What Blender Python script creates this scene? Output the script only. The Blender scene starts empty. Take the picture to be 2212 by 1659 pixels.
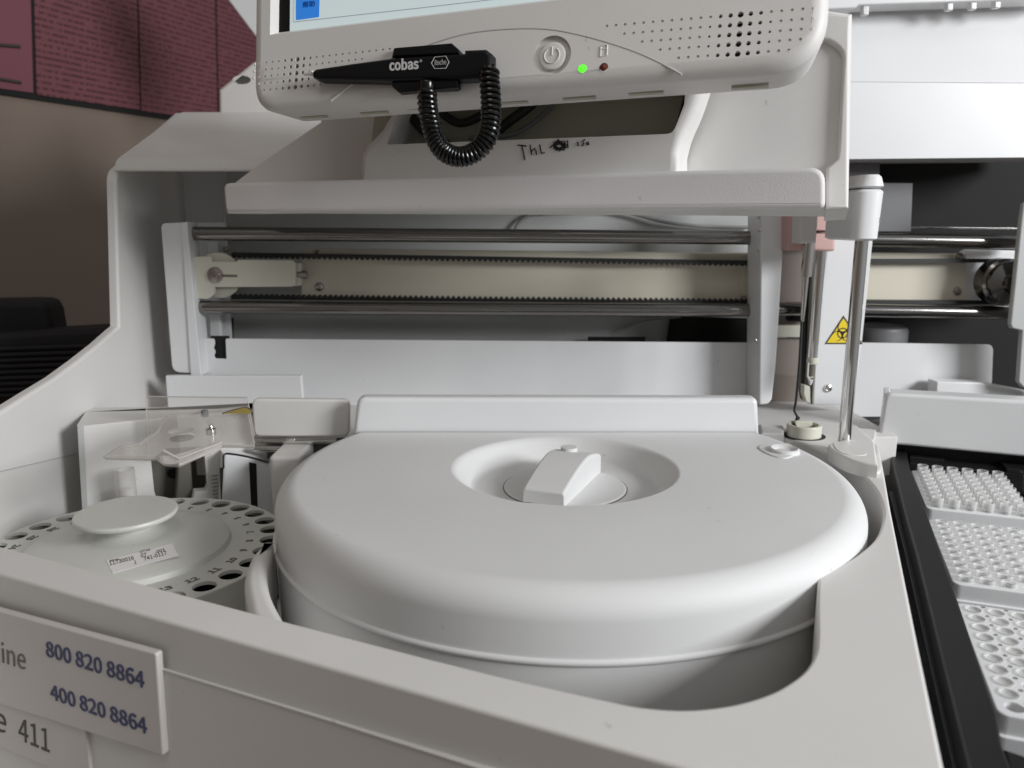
import bpy, bmesh, math, random
from mathutils import Vector, Matrix
from mathutils.geometry import tessellate_polygon
random.seed(7)
sc = bpy.context.scene
col = sc.collection
V3 = Vector
R = math.radians
# ------------------------------------------------------------------ camera
FPX, PITCH, CAM = 1725.0, R(11.5), V3((0, 0, .2))
camd = bpy.data.cameras.new('camera'); cam = bpy.data.objects.new('camera', camd); col.objects.link(cam)
cam.location = CAM; cam.rotation_euler = (R(90) - PITCH, 0, 0)
camd.sensor_width = 36; camd.lens = 36 * FPX / 2212; camd.clip_start = .01; camd.clip_end = 50
camd.dof.use_dof = True; camd.dof.focus_distance = .64; camd.dof.aperture_fstop = 8
sc.camera = cam

def ray(u, v):
    a = (u - 1106) / FPX; b = -(v - 829) / FPX
    return V3((a, math.cos(PITCH) + b * math.sin(PITCH), -math.sin(PITCH) + b * math.cos(PITCH)))

class Frame:                       # a real plane in the place: origin, two axes, normal towards the viewer side
    def __init__(s, P, ex, ey):
        s.P = V3(P); s.ex = V3(ex).normalized(); s.ey = V3(ey).normalized(); s.n = s.ex.cross(s.ey)
    def hit(s, q):
        d = ray(*q); t = (s.P - CAM).dot(s.n) / d.dot(s.n); return CAM + d * t
    def to2(s, P): return ((P - s.P).dot(s.ex), (P - s.P).dot(s.ey))
    def p(s, x, y, h=0): return s.P + s.ex * x + s.ey * y + s.n * h
    def off(s, h): return Frame(s.P + s.n * h, s.ex, s.ey)
def FZ(z): return Frame((0, 0, z), (1, 0, 0), (0, 1, 0))
def FY(y): return Frame((0, y, 0), (1, 0, 0), (0, 0, 1))
def FX(x): return Frame((x, 0, 0), (0, 1, 0), (0, 0, 1))
def FW(P, yaw, tilt=0):            # vertical plane turned by yaw, top leaning back by tilt
    a, t = R(yaw), R(tilt)
    return Frame(P, (math.cos(a), -math.sin(a), 0), (math.sin(a) * math.sin(t), math.cos(a) * math.sin(t), math.cos(t)))
def F2(P, Q):                      # vertical plane through two points
    P, Q = V3(P), V3(Q); d = Q - P; d.z = 0
    return Frame(P, d, (0, 0, 1))
def HZ(u, v, z): return FZ(z).hit((u, v))
def HY(u, v, y): return FY(y).hit((u, v))

# ------------------------------------------------------------------ materials
def mat(name, rgb, rough=.5, metal=0, bump=0, bscale=400, var=0, emit=None, alpha=1, trans=0, coat=0, spec=.5):
    m = bpy.data.materials.new(name); m.use_nodes = True; nt = m.node_tree; b = nt.nodes['Principled BSDF']
    b.inputs['Base Color'].default_value = (*rgb, 1); b.inputs['Roughness'].default_value = rough
    b.inputs['Metallic'].default_value = metal; b.inputs['Specular IOR Level'].default_value = spec
    if coat: b.inputs['Coat Weight'].default_value = coat; b.inputs['Coat Roughness'].default_value = .15
    if trans: b.inputs['Transmission Weight'].default_value = trans
    if alpha < 1: b.inputs['Alpha'].default_value = alpha
    if emit: b.inputs['Emission Color'].default_value = (*emit[0], 1); b.inputs['Emission Strength'].default_value = emit[1]
    if bump or var:
        tc = nt.nodes.new('ShaderNodeTexCoord')
        if bump:
            n = nt.nodes.new('ShaderNodeTexNoise'); n.inputs['Scale'].default_value = bscale; n.inputs['Detail'].default_value = 3
            nt.links.new(tc.outputs['Object'], n.inputs['Vector'])
            bp = nt.nodes.new('ShaderNodeBump'); bp.inputs['Strength'].default_value = bump; bp.inputs['Distance'].default_value = .0006
            nt.links.new(n.outputs['Fac'], bp.inputs['Height']); nt.links.new(bp.outputs['Normal'], b.inputs['Normal'])
        if var:
            n2 = nt.nodes.new('ShaderNodeTexNoise'); n2.inputs['Scale'].default_value = 9; n2.inputs['Detail'].default_value = 5
            nt.links.new(tc.outputs['Object'], n2.inputs['Vector'])
            r = nt.nodes.new('ShaderNodeValToRGB')
            r.color_ramp.elements[0].position = .3; r.color_ramp.elements[1].position = .7
            r.color_ramp.elements[0].color = (*[c * (1 - var) for c in rgb], 1); r.color_ramp.elements[1].color = (*rgb, 1)
            nt.links.new(n2.outputs['Fac'], r.inputs['Fac'])
            n3 = nt.nodes.new('ShaderNodeTexNoise'); n3.inputs['Scale'].default_value = 130; n3.inputs['Detail'].default_value = 2
            nt.links.new(tc.outputs['Object'], n3.inputs['Vector'])
            r3 = nt.nodes.new('ShaderNodeValToRGB'); r3.color_ramp.elements[0].position = .74; r3.color_ramp.elements[1].position = .79
            r3.color_ramp.elements[0].color = (1, 1, 1, 1); r3.color_ramp.elements[1].color = (.84, .82, .79, 1)
            nt.links.new(n3.outputs['Fac'], r3.inputs['Fac'])
            mm = nt.nodes.new('ShaderNodeMix'); mm.data_type = 'RGBA'; mm.blend_type = 'MULTIPLY'; mm.inputs[0].default_value = 1
            nt.links.new(r.outputs['Color'], mm.inputs[6]); nt.links.new(r3.outputs['Color'], mm.inputs[7]); nt.links.new(mm.outputs[2], b.inputs['Base Color'])
            mr = nt.nodes.new('ShaderNodeMapRange'); mr.inputs['To Min'].default_value = max(rough - .06, 0); mr.inputs['To Max'].default_value = rough + .06
            nt.links.new(n2.outputs['Fac'], mr.inputs['Value']); nt.links.new(mr.outputs['Result'], b.inputs['Roughness'])
    return m
M = {
 'white': mat('white_plastic', (.695, .68, .66), .50, bump=.16, bscale=1500, var=.055),
 'lid': mat('lid_plastic', (.69, .69, .685), .60, bump=.14, bscale=1800, var=.045),
 'grain': mat('grained_plastic', (.70, .68, .675), .5, bump=.35, bscale=900, var=.04),
 'metalwhite': mat('painted_sheet_metal', (.74, .745, .75), .33, bump=.05, bscale=900, var=.04),
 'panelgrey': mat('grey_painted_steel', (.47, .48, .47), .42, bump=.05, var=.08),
 'darkpanel': mat('near_black_matte', (.02, .02, .019), .7, bump=.1, var=.2, spec=.2),  # near-black tone of the right inner wall and the area below the rails
 'boxgrey': mat('dark_box_grey', (.16, .16, .165), .5, var=.1),
 'cream': mat('cream_plastic', (.66, .62, .51), .38, bump=.05, var=.06),
 'ivory': mat('ivory_plastic', (.62, .61, .52), .4, var=.05),
 'brown': mat('brown_grey_sheet', (.24, .20, .175), .5, var=.1),
 'steel': mat('polished_steel', (.74, .73, .71), .09, metal=1),
 'rail': mat('ground_steel', (.27, .26, .25), .16, metal=1),
 'screw': mat('screw_steel', (.42, .38, .36), .3, metal=1),
 'rubber': mat('black_rubber', (.012, .012, .012), .5),
 'black': mat('black_plastic', (.005, .005, .006), .36, bump=.05, spec=.25),
 'cord': mat('glossy_black_cord', (.004, .004, .004), .22, spec=.45),
 'tray_black': mat('black_tray_plastic', (.012, .012, .013), .5, bump=.2, bscale=500, var=.3, spec=.3),
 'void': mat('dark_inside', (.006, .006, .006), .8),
 'pink': mat('pink_plastic', (.58, .37, .34), .45, var=.05),
 'ink': mat('marker_ink', (.01, .01, .014), .4),
 'navy': mat('navy_print', (.003, .010, .10), .4),
 'brownprint': mat('dark_print', (.05, .04, .035), .5),
 'greyprint': mat('grey_print', (.12, .11, .10), .5),
 'whiteprint': mat('white_print', (.55, .55, .55), .5),
 'greyhex': mat('grey_white_print', (.35, .35, .35), .5),
 'yellow': mat('yellow_sticker', (.80, .60, .02), .45),
 'mustard': mat('mustard_sticker', (.42, .33, .08), .5),
 'stickerdark': mat('sticker_black', (.03, .025, .03), .5),
 'paper': mat('white_label', (.72, .70, .69), .55),
 'sign': mat('sign_plastic', (.60, .57, .545), .35, bump=.03, var=.04),
 'disk': mat('disk_plastic', (.60, .60, .56), .42, bump=.05, var=.05),
 'green': mat('green_led', (.05, .6, .02), .3, emit=((.12, 1, .03), 1.0)),
 'red': mat('unlit_red_led', (.13, .025, .012), .25),
 'screen': mat('display_glass', (.3, .38, .38), .25, emit=((.60, .67, .68), .60)),
 'screen_line': mat('display_line', (.2, .25, .28), .3, emit=((.35, .42, .45), .35)),
 'blue': mat('display_blue', (.02, .12, .4), .3, emit=((.02, .16, .52), .8)),
 'bluedark': mat('display_blue_text', (.0, .02, .1), .3, emit=((.0, .03, .16), .5)),
 'wall': mat('painted_wall', (.235, .185, .15), .8, bump=.2, bscale=60, var=.05),
 'fabric': mat('chair_fabric', (.007, .007, .0085), .75, bump=.4, bscale=300),
 'olive': mat('olive_grey_sheet', (.42, .415, .33), .45, var=.06),
 'hose': mat('grey_hose', (.27, .27, .265), .5),
 'cavegrey': mat('cave_grey', (.16, .15, .125), .5, var=.2),
}
# clear acrylic and translucent polypropylene: thin clear plastic, mixed with straight-through light
def clear(name, rgb, through, rough):
    m = bpy.data.materials.new(name); m.use_nodes = True; nt = m.node_tree; b = nt.nodes['Principled BSDF']
    b.inputs['Base Color'].default_value = (*rgb, 1); b.inputs['Roughness'].default_value = rough
    t = nt.nodes.new('ShaderNodeBsdfTransparent'); mx = nt.nodes.new('ShaderNodeMixShader')
    lw = nt.nodes.new('ShaderNodeLayerWeight'); lw.inputs['Blend'].default_value = .25
    mr = nt.nodes.new('ShaderNodeMapRange'); mr.inputs['To Min'].default_value = 1 - through; mr.inputs['To Max'].default_value = min(1, 1 - through + .55)
    nt.links.new(lw.outputs['Facing'], mr.inputs['Value']); nt.links.new(mr.outputs['Result'], mx.inputs['Fac'])
    nt.links.new(t.outputs[0], mx.inputs[1]); nt.links.new(b.outputs[0], mx.inputs[2])
    nt.links.new(mx.outputs[0], nt.nodes['Material Output'].inputs['Surface'])
    return m
M['acrylic'] = clear('clear_acrylic', (.66, .62, .58), .87, .06)
M['edge'] = clear('acrylic_edge', (.62, .59, .56), .45, .15)
M['cup'] = clear('translucent_cup', (.84, .84, .83), .78, .25)
M['glass'] = clear('tube_glass', (.7, .68, .66), .72, .06)

# poster paper: procedural printed lines
def poster_mat(name, rgb):
    m = mat(name, rgb, .6); nt = m.node_tree; b = nt.nodes['Principled BSDF']
    tc = nt.nodes.new('ShaderNodeTexCoord'); mp = nt.nodes.new('ShaderNodeMapping'); mp.inputs['Scale'].default_value = (1, 1, 1)
    nt.links.new(tc.outputs['UV'], mp.inputs['Vector'])
    w = nt.nodes.new('ShaderNodeTexWave'); w.bands_direction = 'Y'; w.inputs['Scale'].default_value = 5.2; w.inputs['Distortion'].default_value = .3
    n = nt.nodes.new('ShaderNodeTexNoise'); n.inputs['Scale'].default_value = 26; n.inputs['Detail'].default_value = 3
    nt.links.new(mp.outputs[0], w.inputs['Vector'])
    mp2 = nt.nodes.new('ShaderNodeMapping'); mp2.inputs['Scale'].default_value = (1.4, .35, 1)
    nt.links.new(tc.outputs['UV'], mp2.inputs['Vector']); nt.links.new(mp2.outputs[0], n.inputs['Vector'])
    a = nt.nodes.new('ShaderNodeMath'); a.operation = 'MULTIPLY'
    r1 = nt.nodes.new('ShaderNodeMapRange'); r1.inputs['From Min'].default_value = .52; r1.inputs['From Max'].default_value = .72
    r2 = nt.nodes.new('ShaderNodeMapRange'); r2.inputs['From Min'].default_value = .42; r2.inputs['From Max'].default_value = .5
    nt.links.new(w.outputs['Fac'], r1.inputs['Value']); nt.links.new(n.outputs['Fac'], r2.inputs['Value'])
    nt.links.new(r1.outputs[0], a.inputs[0]); nt.links.new(r2.outputs[0], a.inputs[1])
    mx = nt.nodes.new('ShaderNodeMix'); mx.data_type = 'RGBA'
    mx.inputs[6].default_value = (*rgb, 1); mx.inputs[7].default_value = (rgb[0] * .45, rgb[1] * .35, rgb[2] * .4, 1)
    nt.links.new(a.outputs[0], mx.inputs[0]); nt.links.new(mx.outputs[2], b.inputs['Base Color'])
    return m
M['poster'] = poster_mat('red_poster_print', (.17, .056, .066))
M['posterplain'] = mat('red_poster_plain', (.19, .06, .085), .6)

# ------------------------------------------------------------------ objects
def thing(name, label, cat, loc, group=None):
    o = bpy.data.objects.new(name, None); o.empty_display_size = .01; col.objects.link(o); o.location = loc
    o['label'] = label; o['category'] = cat
    if group: o['group'] = group
    return o
def rootloc(p):
    if p is None: return V3((0, 0, 0))
    while p.parent: p = p.parent
    return V3(p.location)
def part(name, Vs, Fs, m, parent=None, smooth=True, ang=38, wn=True, label=None):
    L = rootloc(parent)
    me = bpy.data.meshes.new(name); me.from_pydata([tuple(V3(v) - L) for v in Vs], [], Fs); me.validate()
    bm = bmesh.new(); bm.from_mesh(me); bmesh.ops.recalc_face_normals(bm, faces=bm.faces); bm.to_mesh(me); bm.free()
    me.materials.append(M[m])
    if smooth:
        me.polygons.foreach_set('use_smooth', [True] * len(me.polygons)); me.set_sharp_from_angle(angle=R(ang))
    o = bpy.data.objects.new(name, me); col.objects.link(o)
    if parent: o.parent = parent
    if smooth and wn:
        w = o.modifiers.new('wn', 'WEIGHTED_NORMAL'); w.keep_sharp = True; w.weight = 80
    if label: o['label'] = label
    return o
def solo(o, label, cat, group=None, base=None):   # a thing that is one mesh
    if base is not None:
        d = V3(base); o.data.transform(Matrix.Translation(-d)); o.location = d
    o['label'] = label; o['category'] = cat
    if group: o['group'] = group
    return o
class MB:
    def __init__(s): s.v = []; s.f = []
    def add(s, vs, fs):
        n = len(s.v); s.v += [V3(v) for v in vs]; s.f += [[i + n for i in f] for f in fs]
        return s
    def build(s, name, m, parent=None, **k): return part(name, s.v, s.f, m, parent, **k)

def area2(P): return sum(P[i][0] * P[(i + 1) % len(P)][1] - P[(i + 1) % len(P)][0] * P[i][1] for i in range(len(P))) / 2
def ccw(P): return P if area2(P) > 0 else P[::-1]
def inset(P, d):
    if d == 0: return list(P)
    out = []; n = len(P)
    for i in range(n):
        a, b, c = V3((*P[i - 1], 0)), V3((*P[i], 0)), V3((*P[(i + 1) % n], 0))
        e1 = (b - a).normalized(); e2 = (c - b).normalized()
        n1 = V3((-e1.y, e1.x, 0)); n2 = V3((-e2.y, e2.x, 0)); k = 1 + n1.dot(n2)
        m = (n1 + n2) / max(k, .35)
        q = b + m * d; out.append((q.x, q.y))
    return out
def rnd(P, r, seg=6):
    """round corners: r scalar or dict index->radius"""
    out = []; n = len(P)
    for i in range(n):
        rr = r.get(i, 0) if isinstance(r, dict) else r
        if rr <= 0: out.append(P[i]); continue
        a, b, c = V3((*P[i - 1], 0)), V3((*P[i], 0)), V3((*P[(i + 1) % n], 0))
        d1 = min(rr, (a - b).length * .48); d2 = min(rr, (c - b).length * .48)
        s = b + (a - b).normalized() * d1; e = b + (c - b).normalized() * d2
        for k in range(seg + 1):
            t = k / seg; q = s * (1 - t) ** 2 + b * 2 * t * (1 - t) * .98 + b * .02 * 2 * t * (1 - t) + e * t * t
            out.append((q.x, q.y))
    return out
def cr(pts, n=6, closed=False):    # Catmull-Rom through points
    out = []; N = len(pts)
    rng = range(N) if closed else range(N - 1)
    for i in rng:
        g = lambda k: V3((*pts[k % N], 0)[:3]) if closed else V3((*pts[max(0, min(N - 1, k))], 0)[:3])
        a, b, c, d = g(i - 1), g(i), g(i + 1), g(i + 2)
        for k in range(n):
            t = k / n
            q = .5 * (2 * b + (c - a) * t + (2 * a - 5 * b + 4 * c - d) * t * t + (3 * b - a - 3 * c + d) * t ** 3)
            out.append(tuple(q)[:len(pts[0])])
    if not closed: out.append(tuple(pts[-1]))
    return out
def tess(loops):
    vs = [V3((x, y, 0)) for L in loops for (x, y) in L]
    return [list(t) for t in tessellate_polygon([[V3((x, y, 0)) for (x, y) in L] for L in loops])], vs
def slab_mb(out2, fr, depth, r=.0015, holes=(), seg=4, back=0, mb=None, cap=True):
    mb = mb or MB(); P = ccw(out2); n = len(P); rings = []
    if r > 0:
        for k in range(seg + 1):
            th = k / seg * math.pi / 2; rings.append((inset(P, r * (1 - math.sin(th))), -r * (1 - math.cos(th))))
    else: rings.append((P, 0))
    rings.append((inset(P, back), -depth))
    vs = []
    for Q, h in rings: vs += [fr.p(x, y, h) for x, y in Q]
    fs = []
    for k in range(len(rings) - 1):
        for i in range(n):
            j = (i + 1) % n; fs.append([k * n + i, (k + 1) * n + i, (k + 1) * n + j, k * n + j])
    H = [(h if isinstance(h, dict) else dict(p=h)) for h in holes]
    for h in H: h['p'] = ccw(h['p'])[::-1]
    if not H:
        fs.append(list(range(n))); 
        if cap: fs.append([(len(rings) - 1) * n + i for i in range(n)][::-1])
        mb.add(vs, fs)
    else:
        mb.add(vs, fs)
        T, _ = tess([rings[0][0]] + [h['p'] for h in H])
        allp = [fr.p(x, y, 0) for L in [rings[0][0]] + [h['p'] for h in H] for x, y in L]
        mb.add(allp, T)
        for h in H:
            Q = h['p']; m = len(Q); d = h.get('d', depth); gi = h.get('ins', 0)
            Qb = inset(Q, -gi) if gi else Q
            ws = [fr.p(x, y, 0) for x, y in Q] + [fr.p(x, y, -d) for x, y in Qb]
            wf = [[i, (i + 1) % m, m + (i + 1) % m, m + i] for i in range(m)]
            if d < depth and h.get('floor', True): wf.append([m + i for i in range(m)])
            mb.add(ws, wf)
        if cap and not h.get('nocap'):
            th = [h for h in H if h.get('d', depth) >= depth]
            T, _ = tess([rings[-1][0]] + [h['p'] for h in th])
            mb.add([fr.p(x, y, -depth) for L in [rings[-1][0]] + [h['p'] for h in th] for x, y in L], T)
    return mb
def uv2(fr, pts): return [fr.to2(fr.hit(q)) for q in pts]
def slab(name, m, parent, pts, fr, depth, r=.0015, holes=(), corner=0, back=0, label=None, raw=False, merge=True):
    P = pts if raw else uv2(fr, pts)
    if corner: P = rnd(P, corner)
    mb = slab_mb(P, fr, depth, r, holes, back=back)
    o = part(name, mb.v, mb.f, m, parent, label=label)
    if holes or True:
        bm = bmesh.new(); bm.from_mesh(o.data); bmesh.ops.remove_doubles(bm, verts=bm.verts, dist=1e-6)
        bmesh.ops.recalc_face_normals(bm, faces=bm.faces); bm.to_mesh(o.data); bm.free(); o.data.set_sharp_from_angle(angle=R(38))
    return o
def circ(cx, cy, r, n=24, ry=None): return [(cx + r * math.cos(2 * math.pi * k / n), cy + (ry or r) * math.sin(2 * math.pi * k / n)) for k in range(n)]
def lathe_mb(prof, c, n=64, axis=(0, 0, 1), mb=None, closed=False):
    mb = mb or MB(); ax = V3(axis).normalized(); u = ax.orthogonal().normalized(); w = ax.cross(u); c = V3(c)
    if abs(ax.z) > .99: u, w = V3((1, 0, 0)), V3((0, 1, 0))
    vs = []; fs = []
    for r, z in prof:
        for k in range(n):
            a = 2 * math.pi * k / n; vs.append(c + (u * math.cos(a) + w * math.sin(a)) * max(r, 1e-6) + ax * z)
    m = len(prof)
    for i in range(m - 1 + (1 if closed else 0)):
        for k in range(n):
            j = (k + 1) % n; i2 = (i + 1) % m; fs.append([i * n + k, i * n + j, i2 * n + j, i2 * n + k])
    if not closed:
        if prof[0][0] > 1e-5: fs.append([k for k in range(n)][::-1])
        if prof[-1][0] > 1e-5: fs.append([(m - 1) * n + k for k in range(n)])
    return mb.add(vs, fs)
def lathe(name, m, parent, prof, c, n=64, axis=(0, 0, 1), closed=False, **k):
    o = lathe_mb(prof, c, n, axis, closed=closed).build(name, m, parent, **k)
    bm = bmesh.new(); bm.from_mesh(o.data); bmesh.ops.remove_doubles(bm, verts=bm.verts, dist=2e-6); bm.to_mesh(o.data); bm.free()
    return o
def fil(r, z0, z1, b):             # side profile of a bevelled cylinder from z0 (bottom) to z1 (top)
    return [(0, z0), (r - b, z0), (r - b * .3, z0 + b * .3), (r, z0 + b), (r, z1 - b), (r - b * .3, z1 - b * .3), (r - b, z1), (0, z1)]
def tube_mb(pts, r, n=8, mb=None, cap=True):
    mb = mb or MB(); pts = [V3(p) for p in pts]; vs = []; fs = []; u = None
    for i, p in enumerate(pts):
        t = (pts[min(i + 1, len(pts) - 1)] - pts[max(i - 1, 0)]).normalized()
        if u is None: u = t.orthogonal().normalized()
        u = (u - t * u.dot(t)).normalized(); w = t.cross(u); rr = r(i / (len(pts) - 1)) if callable(r) else r
        for k in range(n): a = 2 * math.pi * k / n; vs.append(p + (u * math.cos(a) + w * math.sin(a)) * rr)
    for i in range(len(pts) - 1):
        for k in range(n): j = (k + 1) % n; fs.append([i * n + k, i * n + j, (i + 1) * n + j, (i + 1) * n + k])
    if cap: fs.append(list(range(n))[::-1]); fs.append([(len(pts) - 1) * n + k for k in range(n)])
    return mb.add(vs, fs)
def tube(name, m, parent, pts, r, n=12, **k): return tube_mb(pts, r, n).build(name, m, parent, **k)
def cyl(name, m, parent, a, b, r, n=28, **k): return tube(name, m, parent, [a, b], r, n, **k)
def box(name, m, parent, lo, hi, r=.001, rz=0, **k):
    lo, hi = V3(lo), V3(hi); c = (lo + hi) / 2; h = (hi - lo) / 2
    fr = Frame(c + V3((0, 0, h.z)), (math.cos(rz), math.sin(rz), 0), (-math.sin(rz), math.cos(rz), 0))
    P = [(-h.x, -h.y), (h.x, -h.y), (h.x, h.y), (-h.x, h.y)]
    r = min(r, h.x * .8, h.y * .8, h.z)
    return slab(name, m, parent, rnd(P, r * 1.5, 4) if r > 0 else P, fr, 2 * h.z, r, raw=True, **k)
FONT = None
try: FONT = bpy.data.fonts.load(bpy.utils.resource_path('LOCAL') + '/datafiles/fonts/Noto Sans CJK Regular.woff2')
except Exception: FONT = None
def text(name, s, m, parent, fr, bl, br, tl, lift=.0003, bold=0, label=None, plain=False):
    cu = bpy.data.curves.new('t', 'FONT'); cu.body = s; cu.offset = bold; cu.resolution_u = 3; cu.extrude = .02
    cu.font = cu.font if (plain or FONT is None) else FONT
    ob = bpy.data.objects.new('t', cu); col.objects.link(ob); bpy.context.view_layer.update()
    dg = bpy.context.evaluated_depsgraph_get(); me = bpy.data.meshes.new_from_object(ob.evaluated_get(dg))
    bpy.data.objects.remove(ob); bpy.data.curves.remove(cu)
    vs = [v.co.copy() for v in me.vertices]; fs = [list(p.vertices) for p in me.polygons]; bpy.data.meshes.remove(me)
    x0, x1 = min(v.x for v in vs), max(v.x for v in vs); y0, y1 = min(v.y for v in vs), max(v.y for v in vs)
    A = bl if isinstance(bl, Vector) else fr.hit(bl); B = br if isinstance(br, Vector) else fr.hit(br); T = tl if isinstance(tl, Vector) else fr.hit(tl)
    W = [A + (B - A) * ((v.x - x0) / (x1 - x0)) + (T - A) * ((v.y - y0) / (y1 - y0)) + fr.n * (lift if v.z > 0 else -.0001) for v in vs]
    return part(name, W, fs, m, parent, smooth=False, label=label)
def strokes(name, m, parent, fr, lines, r, lift=0, n=6):
    mb = MB()
    for L in lines: tube_mb([fr.hit(q) + fr.n * lift for q in L], r, n, mb)
    return mb.build(name, m, parent, wn=False)
def screw(parent, c, r, axis=(0, -1, 0), m='screw', name='screw'):
    return lathe(name, m, parent, [(r, -.001), (r, r * .15), (r * .85, r * .42), (r * .5, r * .55), (r * .42, r * .3), (0, r * .25)], c, 20, axis)

# ================================================================== ANALYSER HOUSING
ZD = -.015
zd = FZ(ZD)
an = thing('laboratory_analyzer', 'large off-white benchtop laboratory analyzer with open deck, overhanging shelf and side housing', 'analyzer', (0, .6, -.3))
arc = [(1653, 934), (1720, 951), (1780, 975), (1843, 1008), (1888, 1050), (1907, 1092), (1906, 1125), (1890, 1163), (1849, 1199), (1803, 1226), (1767, 1248)]
front_ = [(1767, 1250), (1766, 1262), (1764, 1320), (1764, 1375), (1759, 1411), (1742, 1442), (1711, 1469), (1660, 1497), (1582, 1520), (1484, 1531), (1387, 1525), (1309, 1510), (1191, 1484), (1074, 1457), (918, 1418)]
front = cr(front_, 5)[1:] + [(604, 1337), (-220, 1122)]
outer = [(-220, 1177), (1900, 1777), (2072, 1822), (2040, 1659), (1982, 1385), (1926, 1110), (1924, 1100), (1917, 1060), (1908, 1010), (1898, 962)]
deckP = uv2(zd, cr(arc, 4)) + uv2(zd, front) + uv2(zd, outer) + [(.405, 1.04), (.268, 1.04)]
slab('deck', 'white', an, deckP, zd, .13, .0022, raw=True)
# rear deck behind the disk, bay floors
box('rear_deck', 'white', an, (-.42, .80, -.06), (.40, 1.035, -.0185), .001)
slab('disk_well_floor', 'white', an, [(-.17, .455), (.07, .34), (.19, .34), (.36, .92), (-.2, .92)], FZ(-.148), .01, 0, raw=True)
slab('sample_bay_floor', 'white', an, [(-.4295, .56), (-.16, .44), (-.11, .44), (-.11, .86), (-.4295, .86)], FZ(-.10), .01, 0, raw=True)
# lower fascia panel under the seam, and the seam itself
Pa, Pb = zd.hit((0, 1243)), zd.hit((1477, 1659))
FA = F2(Pa, Pb)
fpl = uv2(FA.off(.0018), [(-250, 1268), (1040, 1659), (1900, 1905)])
mb = slab_mb(fpl + [(fpl[2][0], -.5), (fpl[0][0], -.5)], FA.off(.0018), .02, .0015)
mb.build('front_panel', 'white', an)
fs = FA.off(.0018)
strokes('panel_seam', 'white', an, fs, [[(335, 1439), (700, 1551), (1040, 1659), (1300, 1738)]], .0007, .0002)
# side housing wall (plane x = -.43)
fx = FX(-.43)
sp = [fx.to2(fx.hit(q)) for q in [(0, 890), (60, 852), (120, 815), (170, 778), (215, 742), (245, 715), (258, 704)]]
P = [(.30, -.30), (.30, -.06), (.50, .012)] + sp + [(.895, .252), (1.095, .339), (1.24, .339), (1.24, -.30)]
slab('side_wall', 'white', an, rnd(P, {10: .012, 9: .0}), fx, .010, .0035, raw=True)
slab('side_wall_seam', 'panelgrey', an, [(0, 1017), (165, 979), (165, 981), (0, 1020)], fx.off(.0006), .001, 0)
# hood: sloping front with an overhang
cs = [(.893, .253), (.899, .2655), (1.093, .341), (1.26, .343), (1.26, .31), (1.09, .31), (.93, .256)]
mb = MB(); n = len(cs)
cs = rnd(cs, {0: .004, 1: .010, 2: .012}, 5); n = len(cs)
vs = [V3((-.4305, y, z)) for y, z in cs] + [V3((.20, y, z)) for y, z in cs]
fsx = [[i, (i + 1) % n, n + (i + 1) % n, n + i] for i in range(n)] + [list(range(n))[::-1], [n + i for i in range(n)]]
part('hood', vs, fsx, 'white', an)
# raised block with a round hole behind the monitor, and the tall cover behind it
f = FY(1.10)
slab('hinge_block', 'white', an, [(474, 300), (472, 192), (541, 137), (640, 70), (640, 300)], f, .06, .005,
     holes=[dict(p=circ(*f.to2(f.hit((522, 172))), .012, 20, .0055), d=.02)])
slab('raised_cover', 'metalwhite', an, [(470, -30), (545, 70), (640, 190), (700, -60), (460, -200)], FY(1.32), .02, .003)
# interior back wall
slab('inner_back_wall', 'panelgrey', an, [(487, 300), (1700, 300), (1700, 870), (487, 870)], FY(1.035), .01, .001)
slab('inner_side_panel', 'metalwhite', an, [(240, 368), (486, 368), (486, 860), (240, 860)], FY(1.075), .01, .001)
slab('dark_inner_wall', 'darkpanel', an, [(1702, 300), (2300, 300), (2300, 880), (1702, 880)], FY(1.040), .01, .001)  # right part of the inner wall, much darker than the left part
slab('lower_dark_area', 'darkpanel', an, [(1448, 684), (1640, 687), (1640, 745), (1440, 745)], FY(1.02), .004, 0)  # near-black strip laid over the wall below the lower rail
slab('wall_slot', 'void', an, [(1270, 727), (1394, 727), (1394, 738), (1270, 738)], FY(1.018), .001, 0)
slab('wall_slot', 'void', an, [(491, 686), (504, 686), (504, 736), (491, 734)], FY(1.018), .001, 0)
tube('loose_hose', 'hose', an, [HY(u, v, 1.025) for u, v in cr([(1108, 512), (1120, 482), (1150, 462), (1200, 456), (1300, 452), (1370, 462), (1440, 480), (1530, 489), (1625, 491)], 4)], .0022)
tube('loose_hose', 'hose', an, [HY(u, v, 1.02) for u, v in cr([(1350, 712), (1370, 698), (1410, 688), (1470, 684)], 4)], .002)
# wide shelf across the front
PS = HY(1780, 405, .62)
S = FW(PS, 20)
slab('shelf', 'grain', an, [(480, 395), (486, 458), (1783, 450), (1783, 360)], S, .10, .004, corner={0: .007, 1: .005, 2: .005, 3: .012})
slab('shelf_foot', 'white', an, [(488, 455), (492, 461), (590, 460), (606, 456)], S.off(-.002), .05, .001)
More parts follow.
